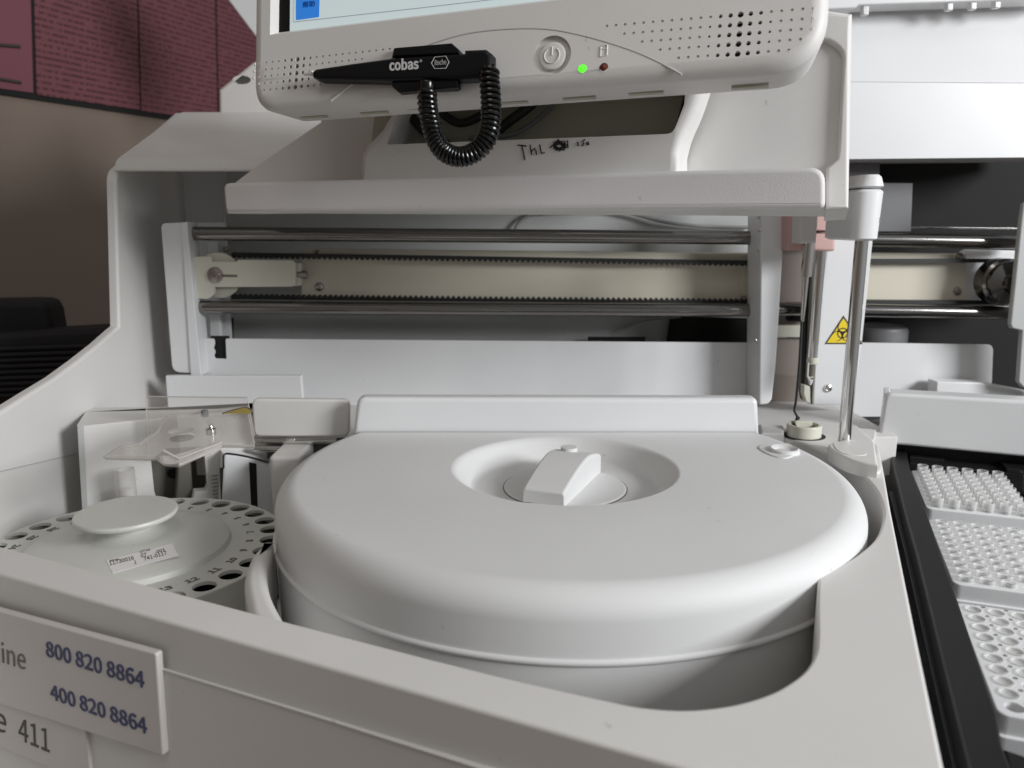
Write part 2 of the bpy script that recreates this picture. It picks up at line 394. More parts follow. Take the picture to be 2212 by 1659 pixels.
# tower front behind the shelf with raised right border, neck with opening
PT = HY(1780, 365, .675)
T = FW(PT, 20, 13)
slab('tower_front', 'white', an, [(505, 392), (560, 350), (690, 262), (700, 60), (1730, 10), (1841, 27), (1833, 449), (1500, 447), (520, 446)], T, .03, .004)
bd = cr([(1838, 30), (1836, 120), (1835, 250), (1833, 449)], 2) + [(1784, 452), (1784, 362)] + cr([(1790, 356), (1802, 346), (1809, 330), (1814, 230), (1819, 130), (1815, 108), (1801, 94), (1786, 86)], 3) + [(1742, 84), (1742, 27)]
slab('tower_border', 'white', an, bd, T.off(.006), .04, .003)
NK = FW(PS + S.n * -.012, 20, 2)
neck = [(775, 405), (775, 336), (789, 312), (822, 278), (846, 236), (870, 170), (1530, 150), (1503, 235), (1478, 288), (1468, 330), (1468, 405)]
open_ = [(835, 312), (852, 262), (875, 205), (1481, 188), (1478, 225), (1455, 285), (1440, 289)]
slab('tower_neck', 'white', an, rnd(uv2(NK, neck), {1: .012, 5: .01, 7: .02, 8: .02}), NK, .045, .008, raw=True, holes=[dict(p=rnd(uv2(NK, open_), {0: .003, 5: .006}), d=.045)])
slab('neck_inner_panel', 'olive', an, [(800, 330), (820, 150), (1510, 140), (1480, 330)], NK.off(-.040), .006, 0)
nb = NK.off(-.037)
strokes('neck_gasket', 'rubber', an, nb, [[(1482, 205), (1462, 283), (1448, 292)]], .0018)
for L, rr in (([(860, 215), (890, 245), (930, 290), (1000, 322), (1060, 300), (1110, 262), (1150, 232), (1180, 205)], .0045),
              ([(930, 205), (955, 240), (1000, 268), (1050, 250), (1100, 215)], .004), ([(1020, 300), (1120, 290), (1190, 240), (1215, 200)], .0022),
              ([(845, 310), (875, 270), (912, 225)], .002)):
    tube('cable', 'rubber' if rr > .003 else 'boxgrey', an, [nb.hit(q) + nb.n * .008 for q in cr(L, 5)], rr)
# handwriting in marker on the neck
HW = NK.off(.0002)
hw = [[(1118, 313), (1137, 315)], [(1127, 314), (1131, 330), (1134, 345)], [(1145, 312), (1147, 325), (1149, 334)], [(1148, 327), (1155, 320), (1158, 326), (1159, 334)],
      [(1166, 312), (1168, 324), (1170, 331), (1177, 329)], [(1248, 306), (1249, 315)],
      [(1264, 301), (1258, 305), (1261, 309), (1259, 314), (1256, 313)], [(1266, 307), (1268, 311), (1271, 306), (1273, 311), (1267, 313)]]
scr = [(random.uniform(1192, 1226), random.uniform(302, 327)) for _ in range(26)]
hw.append([(1190 + 18 + 18 * math.cos(a) * random.uniform(.5, 1), 315 + 13 * math.sin(a) * random.uniform(.4, 1)) for a in [i * 1.9 for i in range(60)]])
hw += [[(1226, 303), (1227, 320)], [(1220, 304), (1219, 322)], [(1188, 319), (1200, 308), (1207, 300)]]
strokes('handwriting', 'ink', an, HW, hw, .00058)
# right-hand hood over the second bay
slab('right_hood', 'metalwhite', an, [(1780, 176), (2300, 180), (2300, 339), (1780, 344)], FY(.93), .08, .0006)
fu = Frame(HY(1900, 178, .93), (1, 0, 0), (0, .28, .96))
slab('right_hood_top', 'metalwhite', an, [(1700, -60), (2330, -60), (2330, 179), (1700, 175)], fu, .03, .0006)
fl = FY(.915)
slab('hood_rail', 'metalwhite', an, [(1700, -40), (1700, 24), (1850, 17), (1856, 11), (2300, -4), (2300, -60)], fl, .03, .002)
for u, v in ((1871, 20), (2053, 10), (2104, 8), (2156, 5)):
    slab('hood_tab', 'metalwhite', an, [(u - 6, v - 12), (u + 7, v - 12), (u + 6, v + 11), (u - 6, v + 11)], FY(.918), .008, .001)
# white cover box over the consumables bay
W1, W2 = HZ(1897, 957, -.03), HZ(2212, 987, -.03)
FC = F2(W1, W2)
slab('tray_bay_cover', 'metalwhite', an, [(1897, 957), (1912, 848), (2212, 865), (2380, 874), (2380, 1003)], FC, .024, .004, corner={1: .008})
mb = slab_mb(uv2(FC.off(-.012), [(1906, 900), (1909, 837), (1921, 837), (1924, 848), (1924, 900)]), FC.off(-.008), .006, .001)
mb.build('cover_tab', 'metalwhite', an)
# pole collar and small steps of the deck
fc = FZ(-.003)
slab('pole_collar', 'white', an, cr([(1834, 948), (1791, 958), (1800, 972), (1830, 988), (1862, 997), (1896, 1003)], 4) + [(1889, 952)], fc, .013, .0022)
slab('collar_recess', 'white', an, cr([(1800, 958), (1812, 953), (1832, 950), (1838, 960), (1850, 969), (1870, 975), (1868, 982), (1835, 981), (1812, 974)], 3, True), FZ(-.0024), .001, .0004, label='shallow pocket around the pole')
slab('deck_step', 'white', an, [(1690, 922), (1893, 925), (1889, 948), (1884, 951), (1700, 944)], FZ(-.0165), .02, .001)
slab('deck_step', 'white', an, [(1640, 915), (1692, 918), (1694, 936), (1645, 934)], FZ(-.008), .02, .002)
slab('deck_pad', 'white', an, cr([(1843, 1006), (1862, 1002), (1900, 1003), (1902, 1016), (1880, 1019), (1855, 1014)], 3, True), FZ(-.0125), .006, .0012)
# collar between sample bay and reagent well
fk = FZ(-.03)
ck = cr([(584, 1166), (548, 1190), (530, 1231), (527, 1260), (533, 1298), (545, 1335), (600, 1380)], 4) + cr([(640, 1372), (612, 1331), (586, 1281), (577, 1240), (579, 1208), (590, 1166)], 4)
slab('well_collar', 'white', an, ck, fk, .09, .006)

# ---- sample bay panels
Q1, Q2 = HZ(167, 921, .013), HZ(349, 902, .013)
BP = F2(Q1, Q2)
cave = [(326, 992), (360, 968), (440, 964), (449, 1050), (444, 1060), (420, 1062), (416, 1085), (345, 1100), (333, 1060)]
slab('bay_panel', 'white', an, [(167, 921), (349, 902), (560, 884), (700, 875), (700, 1130), (190, 1130), (178, 1111)], BP, .012, .002,
     holes=[dict(p=uv2(BP, cave), d=.012)])
slab('bay_panel_edge', 'panelgrey', an, [(167, 921), (181, 921), (190, 1111), (178, 1111)], BP.off(.0009), .0012, .0003)
slab('scanner_cavity', 'cavegrey', an, [(300, 950), (480, 950), (480, 1130), (300, 1130)], BP.off(-.035), .004, 0)
slab('scanner_window', 'void', an, circ(378, 1023, 17, 20, 11), BP.off(-.0335), .001, 0)
slab('scanner_post', 'cavegrey', an, [(385, 985), (412, 982), (418, 1070), (395, 1082), (380, 1075)], BP.off(-.012), .015, .003)
ld = BP.to2(V3((-.25, .9, 0)))[0]
lp = [BP.p(0, 0, -.0125), BP.p(ld, 0, -.0125)]
slab('bay_ledge', 'white', an, [(p.x, p.y) for p in lp] + [(-.238, .802), (-.4295, .802), (-.4295, lp[0].y + .05)], FZ(.0125), .004, .001, raw=True)
BG = BP.off(.022)
slab('guard_panel', 'metalwhite', an, cr([(484, 982), (510, 982), (545, 989), (578, 999), (600, 1012)], 3) + [(640, 1020), (640, 1130), (477, 1110)], BG, .02, .002,
     holes=[dict(p=uv2(BG, [(540, 999), (554, 1002), (557, 1101), (545, 1102)]), d=.012)])
slab('guard_slot', 'void', an, [(538, 998), (554, 1001), (557, 1101), (543, 1102)], BG.off(.0004), .001, 0)
strokes('guard_seam', 'void', an, BG, [cr([(483, 1010), (484, 981), (510, 981), (545, 988), (579, 998)], 4)], .0009, .0006)
slab('guard_slot', 'void', an, [(475, 1012), (484, 1009), (484, 1078), (478, 1085)], BG.off(-.001), .002, 0)
tk = [[(457 + i * .4, 1028 + i * 8), (470, 1026 + i * 8)] for i in range(8)]
strokes('scale_ticks', 'greyprint', an, BP.off(.001), tk, .0004)
box('guard_side', 'white', an, (-.235, .74, -.10), (-.205, .80, -.022), .004)

# ================================================================== TRANSPORT GANTRY
ga = thing('transport_gantry', 'horizontal belt drive with two dark steel guide rails and toothed belt inside the housing', 'belt drive', HY(1000, 700, .95))
fE = FY(.925)
slab('end_plate', 'metalwhite', ga, [(347, 482), (393, 480), (425, 806), (372, 804)], fE, .004, .0012, corner={0: .006, 3: .010})
slab('end_plate_flange', 'metalwhite', ga, [(391, 480), (404, 479), (434, 811), (412, 811)], fE.off(.003), .03, .001)
slab('mounting_plate', 'metalwhite', ga, [(404, 480), (487, 480), (500, 740), (430, 800)], FY(.985), .004, .001)
slab('mounting_fold', 'metalwhite', ga, [(447, 520), (470, 520), (478, 730), (452, 730)], FY(.972), .006, .0025)
# rails
for (a, b, nm) in (((395, 504), (1660, 513.5), 0), ((407, 663), (1660, 670), 1)):
    cyl('guide_rail', 'rail', ga, HY(*a, .94), HY(*b, .94), .0079, 40)
for (a, b) in (((1660, 514), (2230, 523)), ((1660, 667), (2220, 676))):
    cyl('guide_rail', 'rail', ga, HY(*a, .9401), HY(*b, .9401), .0079, 40)
for q in ((395, 504), (407, 663)): lathe('rail_collar', 'rubber', ga, fil(.0088, -.002, .004, .0008), HY(*q, .94), 24, (1, 0, 0))
fb = FY(.965)
slab('rail_beam', 'cream', ga, [(651, 537), (1000, 541), (1350, 544), (1660, 547), (1660, 660), (651, 640)], fb, .02, .001)
slab('rail_beam', 'cream', ga, [(1800, 545), (2088, 548), (2088, 650), (1800, 646)], fb, .02, .001)
slab('beam_stop', 'cream', ga, [(1603, 566), (1618, 566), (1616, 640), (1600, 640)], fb.off(.004), .006, .0015)
slab('motor_plate', 'metalwhite', ga, [(2075, 544), (2086, 538), (2230, 542), (2230, 660), (2075, 655)], FY(.972), .004, .001)
for q, r_ in (((685, 549), .0054), ((690, 619), .0054), ((2074, 555), .0052), ((2068, 628), .0052)): screw(ga, HY(*q, .965), r_)
for q in ((488, 538), (410, 540), (2130, 552)): screw(ga, HY(*q, .98), .0035)
# belts with real teeth
fbt = FY(.952)
def belt(x0, y0, x1, y1, th, tooth, sgn, pitch):
    L = [(x0, y0)]; n = int((x1 - x0) / pitch); pts = []
    for i in range(n * 6 + 1):
        t = i / (n * 6); x = x0 + (x1 - x0) * t; y = y0 + (y1 - y0) * t
        ph = (i % 6) / 6; h = max(0, math.sin(ph * 2 * math.pi) * .6 + .45); pts.append((x, y + sgn * (th + tooth * min(h, 1))))
    return [(x0, y0), (x1, y1)] + pts[::-1]
slab('toothed_belt', 'rubber', ga, belt(500, 545, 1660, 563.5, 6.5, 5.5, 1, 11.6), fbt, .009, 0)
slab('toothed_belt', 'rubber', ga, belt(500, 646, 1660, 657, 5.5, 5.5, -1, 11.6), fbt, .009, 0)
slab('toothed_belt', 'rubber', ga, [(1800, 559), (2150, 559), (2150, 567), (1800, 567)], fbt, .009, 0)
slab('toothed_belt', 'rubber', ga, [(1800, 648), (2150, 649), (2150, 657), (1800, 656)], fbt, .009, 0)
lathe('idler_pulley', 'boxgrey', ga, fil(.024, 0, .010, .001), HY(474, 594, .958), 40, (0, -1, 0))
lathe('idler_flange', 'ivory', ga, fil(.0265, 0, .0016, .0004), HY(474, 594, .947), 40, (0, -1, 0))
fbr = FY(.934)
br = [(403, 554), (456, 554), (458, 565), (511, 565), (513, 561), (631, 561), (638, 568), (638, 614), (630, 619), (463, 620), (463, 634), (452, 645), (411, 645), (407, 622)]
slab('belt_bracket', 'ivory', ga, br, fbr, .006, .0008)
slab('bracket_end', 'ivory', ga, [(628, 565), (650, 568), (650, 616), (628, 619)], FY(.942), .012, .001)
slab('bracket_slot', 'cavegrey', ga, rnd(uv2(fbr, [(480, 592), (513, 593), (513, 598), (480, 598)]), .001), fbr.off(.0003), .0006, 0, raw=True)
lathe('pulley_bolt', 'screw', ga, [(.0092, -.001), (.0092, .001), (.0085, .0025), (.0062, .003), (.0062, .0055), (.003, .006), (.0028, .004), (0, .004)], HY(465, 593, .934), 28, (0, -1, 0))
cyl('adjuster_rod', 'screw', ga, HY(636, 592, .945), HY(663, 593, .945), .0046)
lathe('motor_pulley', 'rail', ga, [(0, .0), (.026, 0), (.027, .002), (.027, .02), (.024, .022), (.024, .03), (.012, .034), (.011, .04), (0, .04)], HY(2150, 606, .95), 48, (0, -1, 0))
fsh = FY(.946)
slab('splash_sheet', 'metalwhite', ga, rnd(uv2(fsh, [(426, 731), (462, 731), (464, 742), (461, 751), (465, 760), (462, 768), (465, 774), (489, 775), (487, 731), (1000, 735), (1652, 740), (1652, 900), (460, 900), (441, 806), (431, 792)]), {0: .004, 1: .002, 8: .002, 5: .001}), fsh, .002, .0006, raw=True)
slab('sheet_gap', 'void', ga, [(455, 725), (495, 725), (495, 780), (455, 780)], FY(.951), .001, 0)
slab('splash_sheet', 'metalwhite', ga, [(1750, 738), (2146, 744), (2140, 900), (1750, 900)], FY(.958), .002, .0006, corner={1: .008})
slab('sheet_base', 'metalwhite', ga, [(357, 812), (650, 811), (658, 925), (366, 925)], FY(.90), .008, .0015)
slab('sheet_base', 'metalwhite', ga, [(2024, 824), (2120, 826), (2240, 850), (2240, 900), (2020, 900)], FY(.93), .02, .002)
# parts seen in the dark right bay
slab('back_box', 'boxgrey', ga, [(1850, 394), (1972, 395), (1968, 500), (1850, 500)], FY(1.0), .03, .001)
slab('back_box', 'boxgrey', ga, [(1790, 348), (1902, 350), (1902, 400), (1790, 400)], FY(.99), .03, .003)
slab('thin_rail', 'rail', ga, [(1966, 489), (2230, 492), (2230, 497), (1966, 494)], FY(1.01), .003, .0005)
lathe('waste_bottle', 'boxgrey', ga, fil(.034, -.09, .03, .006), HY(1895, 752, 1.0), 40)
slab('right_casing', 'panelgrey', ga, [(2300, 380), (2212, 440), (2207, 470), (2183, 700), (2187, 709), (2208, 714), (2200, 825), (2212, 838), (2300, 850)], FY(.90), .006, .002)

# ================================================================== VERTICAL SLIDES
cc = thing('slide_column', 'tall white folded metal column standing left of the pipettor needle', 'column', HY(1660, 872, .91))
slab('front_plate', 'metalwhite', cc, [(1645, 380), (1702, 380), (1677, 780), (1668, 862), (1660, 873), (1641, 874), (1640, 860)], FY(.895), .05, .0022, corner={4: .006})
slab('cable_plug', 'rubber', cc, [(1624, 452), (1640, 452), (1640, 500), (1626, 500)], FY(.938), .006, .001)
for q in ((1640, 470), (1640, 498), (1637, 541), (1632, 735)): screw(cc, HY(*q, .894), .0016)
bx_ = thing('rear_bracket_stack', 'brown grey back plates with a small black sensor, seen behind the pipettor needle', 'bracket', HY(1715, 860, .95))
slab('back_plate', 'brown', bx_, [(1680, 440), (1760, 440), (1760, 702), (1676, 702)], FY(.955), .004, 0)
slab('cross_bar', 'ivory', bx_, [(1680, 702), (1760, 702), (1760, 729), (1678, 728)], FY(.948), .012, .001)
slab('lower_plate', 'brown', bx_, [(1678, 730), (1760, 731), (1755, 815), (1672, 812)], FY(.955), .004, 0)
slab('foot_plate', 'brown', bx_, [(1672, 813), (1756, 816), (1752, 880), (1664, 880)], FY(.948), .004, .001)
slab('sensor', 'black', bx_, [(1706, 654), (1748, 654), (1748, 694), (1705, 694)], FY(.94), .012, .002, holes=[dict(p=uv2(FY(.94), [(1712, 664), (1745, 664), (1745, 690), (1712, 690)]), d=.005)])
sl = thing('warning_slide', 'white slide plate with yellow biohazard triangle standing behind the chrome pole', 'slide', HY(1800, 873, .885))
fB = FY(.885)
slab('slide_plate', 'metalwhite', sl, [(1790, 440), (1890, 440), (1885, 525), (1862, 742), (1844, 873), (1757, 874), (1763, 740), (1788, 523)], fB, .004, .0012)
slab('slide_edge', 'cavegrey', sl, [(1757, 520), (1790, 520), (1764, 740), (1757, 874), (1748, 872), (1742, 838), (1748, 740)], FY(.893), .03, .001)
slab('black_strip', 'void', sl, [(1745, 520), (1760, 520), (1752, 700), (1744, 850), (1737, 838), (1740, 700)], FY(.900), .01, 0)
screw(sl, HY(1788, 838, .885), .0047, m='steel')
slab('foot_roller', 'ivory', sl, [(1737, 832), (1750, 835), (1751, 872), (1742, 868), (1736, 850)], FY(.882), .01, .001)
# biohazard sticker
st = slab('warning_sticker', 'stickerdark', sl, [(1822, 681), (1781, 743), (1864, 743)], fB.off(.0003), .0005, 0)
f3 = fB.off(.0005)
slab('sticker_field', 'yellow', st, [(1822, 687), (1786.5, 740), (1858.5, 740)], f3, .0004, 0)
cx, cy = f3.to2(f3.hit((1820, 719)))
sc_ = f3.to2(f3.hit((1834.5, 722)))[0] - cx
mb = MB()
def arc_strip(ox, oy, r, w0, w1, a0, a1, n=22):
    vs = []; 
    for i in range(n + 1):
        t = i / n; a = a0 + (a1 - a0) * t; w = w0 + (w1 - w0) * abs(2 * t - 1)
        for rr in (r - w / 2, r + w / 2): vs.append(f3.p(ox + rr * math.cos(a), oy + rr * math.sin(a), .0002))
    mb.add(vs, [[2 * i, 2 * i + 1, 2 * i + 3, 2 * i + 2] for i in range(n)])
for k in range(3):
    a = R(90 + 120 * k); ox, oy = cx + .85 * sc_ * math.cos(a), cy + .85 * sc_ * math.sin(a)
    arc_strip(ox, oy, .72 * sc_,   .26 * sc_, .04 * sc_, a + R(50), a + R(310))
arc_strip(cx, cy, .72 * sc_, .16 * sc_, .16 * sc_, 0, 2 * math.pi)
mb.build('biohazard_symbol', 'stickerdark', st, smooth=False)

# second tube with cream tip holder
tp = thing('sipper_tube', 'slim chrome tube with cream holder and white cone tip, beside the warning slide', 'tube', HY(1750, 831, .865))
cyl('tube', 'steel', tp, HY(1778, 500, .865), HY(1754, 786, .865), .0052)
lathe('tip_ring', 'ivory', tp, fil(.0062, 0, .007, .001), HY(1755, 785, .865), 24)
cyl('tip_holder', 'cavegrey', tp, HY(1755, 782, .865), HY(1752, 818, .865), .0038)
tube('tip_cone', 'metalwhite', tp, [HY(1751.5, 812, .865), HY(1750, 831, .865)], lambda t: .0042 * (1 - t) + .0012 * t)
tube('tip_guard', 'ivory', tp, [HY(1746, 782, .862), HY(1744, 812, .862), HY(1750, 822, .862)], .0011)
# pink blocks
pk = thing('pink_lock_block', 'pink plastic lock block behind the grey needle holder', 'block', HY(1760, 541, .86))
slab('block_rear', 'pink', pk, [(1703, 380), (1762, 380), (1762, 541), (1701, 541)], FY(.875), .03, .002)
slab('block_top', 'pink', pk, [(1764, 400), (1790, 400), (1790, 498), (1762, 498)], FY(.845), .03, .002)
slab('block_foot', 'pink', pk, [(1757, 504), (1806, 504), (1804, 541), (1795, 543), (1757, 541)], FY(.842), .035, .003, corner={3: .002})
# needle holder and needle
ne = thing('pipettor_needle', 'thin steel pipettor needle hanging from tapered grey holder with dark bent tubing below', 'needle', HY(1711, 933, .80))
slab('holder', 'white', ne, [(1731, 400), (1772, 400), (1769, 451), (1764, 524), (1729, 526), (1731, 451)], FY(.79), .025, .003)
cyl('sleeve', 'steel', ne, HY(1748, 522, .802), HY(1741, 597, .802), .0053)
tube('shaft', 'steel', ne, [HY(1741, 594, .802), HY(1736, 660, .802), HY(1733, 694, .802)], lambda t: .0029 - .0013 * t)
mb = MB(); tube_mb([HY(u, v, .802) for u, v in cr([(1732, 690), (1727, 780), (1720, 860), (1716, 884), (1719, 893), (1724, 903)], 4)], .0013, 8, mb)
tube_mb([HY(1724, 901, .802), HY(1711, 934, .79)], .0022, 8, mb)
mb.build('tubing', 'rubber', ne)
# pipettor arm on pole
pp = thing('sample_pipettor', 'white pipettor arm head on a polished chrome pole rising from the deck', 'pipettor', HY(1821, 972, .735))
pt = HY(1822, 972, .735); pt.z = -.02
cyl('pole', 'steel', pp, pt, HY(1863, 500, .735), .0058, 40)
fh = FY(.715)
hd = uv2(fh, [(1770, 455), (1770, 406), (1919, 407), (1904, 516), (1899, 521), (1784, 521), (1784, 455)])
def rbox(name, m, fr, pts, d0, d1, rc, parent):           # arm head: plan-view rounded block between two heights
    mb = MB(); (x0, x1, z0, x0b, x1b, z1) = pts; n = 10; rings = []
    for (xa, xb, z, ins) in ((x0b, x1b, z1, .003), (x0b, x1b, z1 + .002, 0), (x0, x1, z0 - .002, 0), (x0, x1, z0, .002)):
        P = rnd([(xa + ins, d0 + ins), (xb - ins, d0 + ins), (xb - ins, d1 - ins), (xa + ins, d1 - ins)], {0: rc, 1: rc, 2: .004, 3: .004}, 10)
        rings.append([V3((x, y, z)) for x, y in P])
    k = len(rings[0]); vs = [v for r_ in rings for v in r_]
    fs_ = [[i * k + j, i * k + (j + 1) % k, (i + 1) * k + (j + 1) % k, (i + 1) * k + j] for i in range(3) for j in range(k)] + [list(range(k))[::-1], [3 * k + j for j in range(k)]]
    return part(name, vs, fs_, m, parent)
zt, zb = fh.hit((1850, 408)).z, fh.hit((1850, 520)).z
xr, xrb = fh.hit((1919, 407)).x, fh.hit((1904, 520)).x; xl = fh.hit((1846, 500)).x
rbox('arm_head', 'metalwhite', None, (xl, xr, zt, xl, xrb, zb), .715, .785, .013, pp)
zc = fh.hit((1850, 376)).z
rbox('head_cap', 'metalwhite', None, (xl + .004, xr - .003, zc, xl, xr + .0002, zt + .0008), .7148, .7855, .014, pp)
lathe('head_screw', 'boxgrey', pp, [(.0022, -.002), (.0022, .0003), (.0012, .0002), (0, -.001)], HY(1898, 475, .7185), 16, (.35, -.93, 0))
# wash station ring
ws = thing('wash_station', 'cream plastic wash ring sunk in the deck below the needle', 'wash station', HZ(1736, 930, ZD))
wc = HZ(1737, 927, -.008)
lathe('ring', 'ivory', ws, [(.0165, -.02), (.0172, .004), (.0162, .0055), (.0138, .0055), (.0132, .004), (.0126, -.01), (0, -.012)], wc, 40)
lathe('cup', 'ivory', ws, [(.010, -.012), (.0105, .000), (.0095, .0008), (.0085, 0), (.008, -.008), (0, -.009)], wc + V3((.001, -.004, 0)), 32)
mb = slab_mb(circ(wc.x, wc.y, .0215, 30, .0185), FZ(-.0143), .001, 0); mb.build('recess', 'void', ws)
box('clip', 'ivory', ws, wc + V3((-.008, .004, .0)), wc + V3((.010, .009, .0075)), .001)

# ================================================================== REAGENT LID
LC = V3((.044, .640, 0))
li = thing('reagent_disk_lid', 'big round white reagent lid with dished centre and turning knob', 'lid', LC + V3((0, 0, -.148)))
n = 160
prof = [(0, -.019), (.0742, -.019), (.0775, -.0183), (.0800, -.0165), (.0895, -.0040), (.0920, -.0014), (.0955, 0)]
prof += [(.15, .0002), (.216, 0)]
for k in range(1, 13):
    t = k / 12 * math.pi / 2; prof.append((.216 + .0178 * math.sin(t), -.0185 * (1 - math.cos(t))))
prof += [(.2345, -.0375), (.2348, -.0392), (.2360, -.0402), (.2365, -.0415), (.2360, -.0430), (.2347, -.0442), (.2342, -.06), (.2325, -.147), (0, -.147)]
mb = lathe_mb(prof, LC, n)
o = mb.build('shell', 'lid', li)
bm = bmesh.new(); bm.from_mesh(o.data); bmesh.ops.remove_doubles(bm, verts=bm.verts, dist=2e-6)
L = rootloc(li)
g = bmesh.ops.bisect_plane(bm, geom=bm.verts[:] + bm.edges[:] + bm.faces[:], plane_co=V3((0, .7475, 0)) - L, plane_no=(0, 1, 0), clear_outer=True)
ee = [e for e in g['geom_cut'] if isinstance(e, bmesh.types.BMEdge)]
try: bmesh.ops.contextual_create(bm, geom=ee)
except Exception: pass
bm.to_mesh(o.data); bm.free(); o.data.polygons.foreach_set('use_smooth', [True] * len(o.data.polygons)); o.data.set_sharp_from_angle(angle=R(40))
kc = HZ(1217, 1031, -.019); kc.x = .0445; kc.y = .640
kn = lathe('knob', 'lid', li, [(0, -.004), (.0512, -.004), (.0512, .0008), (.0503, .0016), (.049, .0018), (0, .0018)], kc, 72)
lathe('knob_gap', 'cavegrey', li, [(.0512, -.003), (.0512, .0005), (.0521, .0005), (.0521, -.003)], kc, 72, closed=True)
# arched grip on the knob: a bar running front-left to back-right
fd = (HZ(1247, 985, -.017) - HZ(1175, 1076, -.017)); fd.z = 0; fd.normalize(); fd = Matrix.Rotation(R(-4.5), 3, 'Z') @ fd; sd = V3((fd.y, -fd.x, 0))
g0 = V3((kc.x - .0022, kc.y, -.0172)); vs = []; fs_ = []; N = 22
pr = []
for i in range(N + 1):
    t = i / N; s = -.0485 + .098 * t
    h = .0115 + .0122 * math.sin(min(1, t / .72) * math.pi / 2) - .0075 * max(0, (t - .62) / .38) ** 1.7
    pr.append((s, h,   .0174 + .0024 * t))
NS = 5
def sec(s, h, w, tr=.0026):
    tr = min(tr, h * .45); out = [(-w * 1.0, 0)]
    out += [(-w + tr * (1 - math.cos(a)), h - tr * (1 - math.sin(a))) for a in [k / NS * math.pi / 2 for k in range(NS + 1)]]
    out += [(-x, z) for x, z in out[::-1]]
    return [g0 + fd * s + sd * x + V3((0, 0, z)) for x, z in out]
pr = [(pr[0][0] + (.0016 if k == 0 else (.0005 if k == 1 else 0)) * 0, h, w) for k, (_, h, w) in enumerate(pr[:0])] + pr
s0, h0, w0 = pr[0]; s1_, h1_, w1_ = pr[-1]
pr = [(s0 - .0, h0 - .0022, w0 - .0010), (s0 + .0004, h0 - .0010, w0 - .0003), (s0 + .0014, h0 - .0001, w0)] + pr[1:-1] + [(s1_ - .0012, h1_, w1_), (s1_, h1_ - .0020, w1_ - .0008)]
for s_, h, w in pr: vs += sec(s_, h, w)
K = 2 * (NS + 2)
for i in range(len(pr) - 1):
    for j in range(K): k2 = (j + 1) % K; fs_.append([i * K + j, i * K + k2, (i + 1) * K + k2, (i + 1) * K + j])
fs_ += [list(range(K))[::-1], [(len(pr) - 1) * K + j for j in range(K)]]
part('knob_grip', vs, fs_, 'lid', kn, ang=50)
lathe('knob_button', 'lid', kn, fil(.0073, -.004, .0028, .0006), g0 + fd * .030 + sd * -.004 + V3((0, 0, .0225)), 32)
fd2 = FZ(-.0187)
text('knob_lettering', 'OPEN', 'lid', li, fd2, HZ(1082, 1007, -.0187), HZ(1140, 992, -.0187), HZ(1074, 997, -.0187), lift=.0013)
bp_ = HZ(1694, 976, 0)
lathe('finger_boss', 'lid', li, [(0, .001), (.007, .001), (.0095, .0030), (.0115, .0040), (.0128, .0032), (.0135, -.002)], bp_, 40)
pk_ = FZ(.0012)
slab('finger_rest', 'lid', li, cr([(1637, 966), (1655, 957), (1690, 955), (1712, 960), (1722, 975), (1700, 988), (1665, 982)], 3, True), pk_, .003, .0015)
cv = thing('lid_back_cover', 'long white rounded cover strip standing behind the round lid', 'cover', HY(1200, 930, .76))
fcv = FY(.7505)
slab('cover_body', 'metalwhite', cv, [(762, 940), (771, 858), (1638, 860), (1641, 940)], fcv, .014, .005, corner={1: .008, 2: .006})

# ================================================================== SAMPLE DISK
DC = V3((-.311, .608, -.06))
sd_ = thing('sample_disk', 'round ivory sample disk with numbered tube holes and mushroom handle', 'sample disk', DC + V3((0, 0, -.06)))
RH = .1108; fdz = FZ(DC.z)
holes = []; NH = 30
for k in range(NH):
    a = R(-74 + k * 12); holes.append(dict(p=circ(DC.x + RH * math.cos(a), DC.y + RH * math.sin(a), 0.0087, 20), d=.0028))
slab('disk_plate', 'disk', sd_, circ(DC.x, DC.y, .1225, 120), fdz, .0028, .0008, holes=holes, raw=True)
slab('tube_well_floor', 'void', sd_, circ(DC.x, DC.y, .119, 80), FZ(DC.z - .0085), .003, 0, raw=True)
lathe('disk_rim', 'disk', sd_, [(.1222, -.001), (.1222, -.036), (.1205, -.036), (.1205, -.001)], DC, 100, closed=True)
lathe('disk_hub', 'disk', sd_, [(.079, 0), (.0775, .004), (.074, .006), (.060, .009), (.032, .013), (.025, .0155), (.021, .019), (.0195, .029), (0, .029)], DC, 80)
lathe('handle_plate', 'disk', sd_, fil(.0388, .0275, .0325, .0022), DC + V3((.001, 0, 0)), 72)
fnum = FZ(DC.z + .0003)
for k in range(NH):
    a = R(-74 + k * 12); s = str((15 - k - 1) % NH + 1); c = V3((DC.x + (RH - .0165) * math.cos(a), DC.y + (RH - .0165) * math.sin(a), DC.z))
    tx = V3((math.sin(-a) * -1, math.cos(a) * -1, 0)); tx = V3((-math.sin(a), math.cos(a), 0)); ty = V3((-math.cos(a), -math.sin(a), 0)); w = .0024 * len(s) * (.8 if len(s) == 1 else 1)
    text('hole_number', s, 'greyprint', sd_, fnum, c - tx * w - ty * .0031, c + tx * w - ty * .0031, c - tx * w + ty * .0031, lift=.0003, bold=.015)
fl2 = Frame(DC + V3((.0, -.052, .0108)), (1, .28, 0), (-.28, .96, .16))
lb = slab('paper_label', 'paper', sd_, [(229, 1210), (373, 1172), (386, 1198), (243, 1237)], fl2, .0004, .0001)
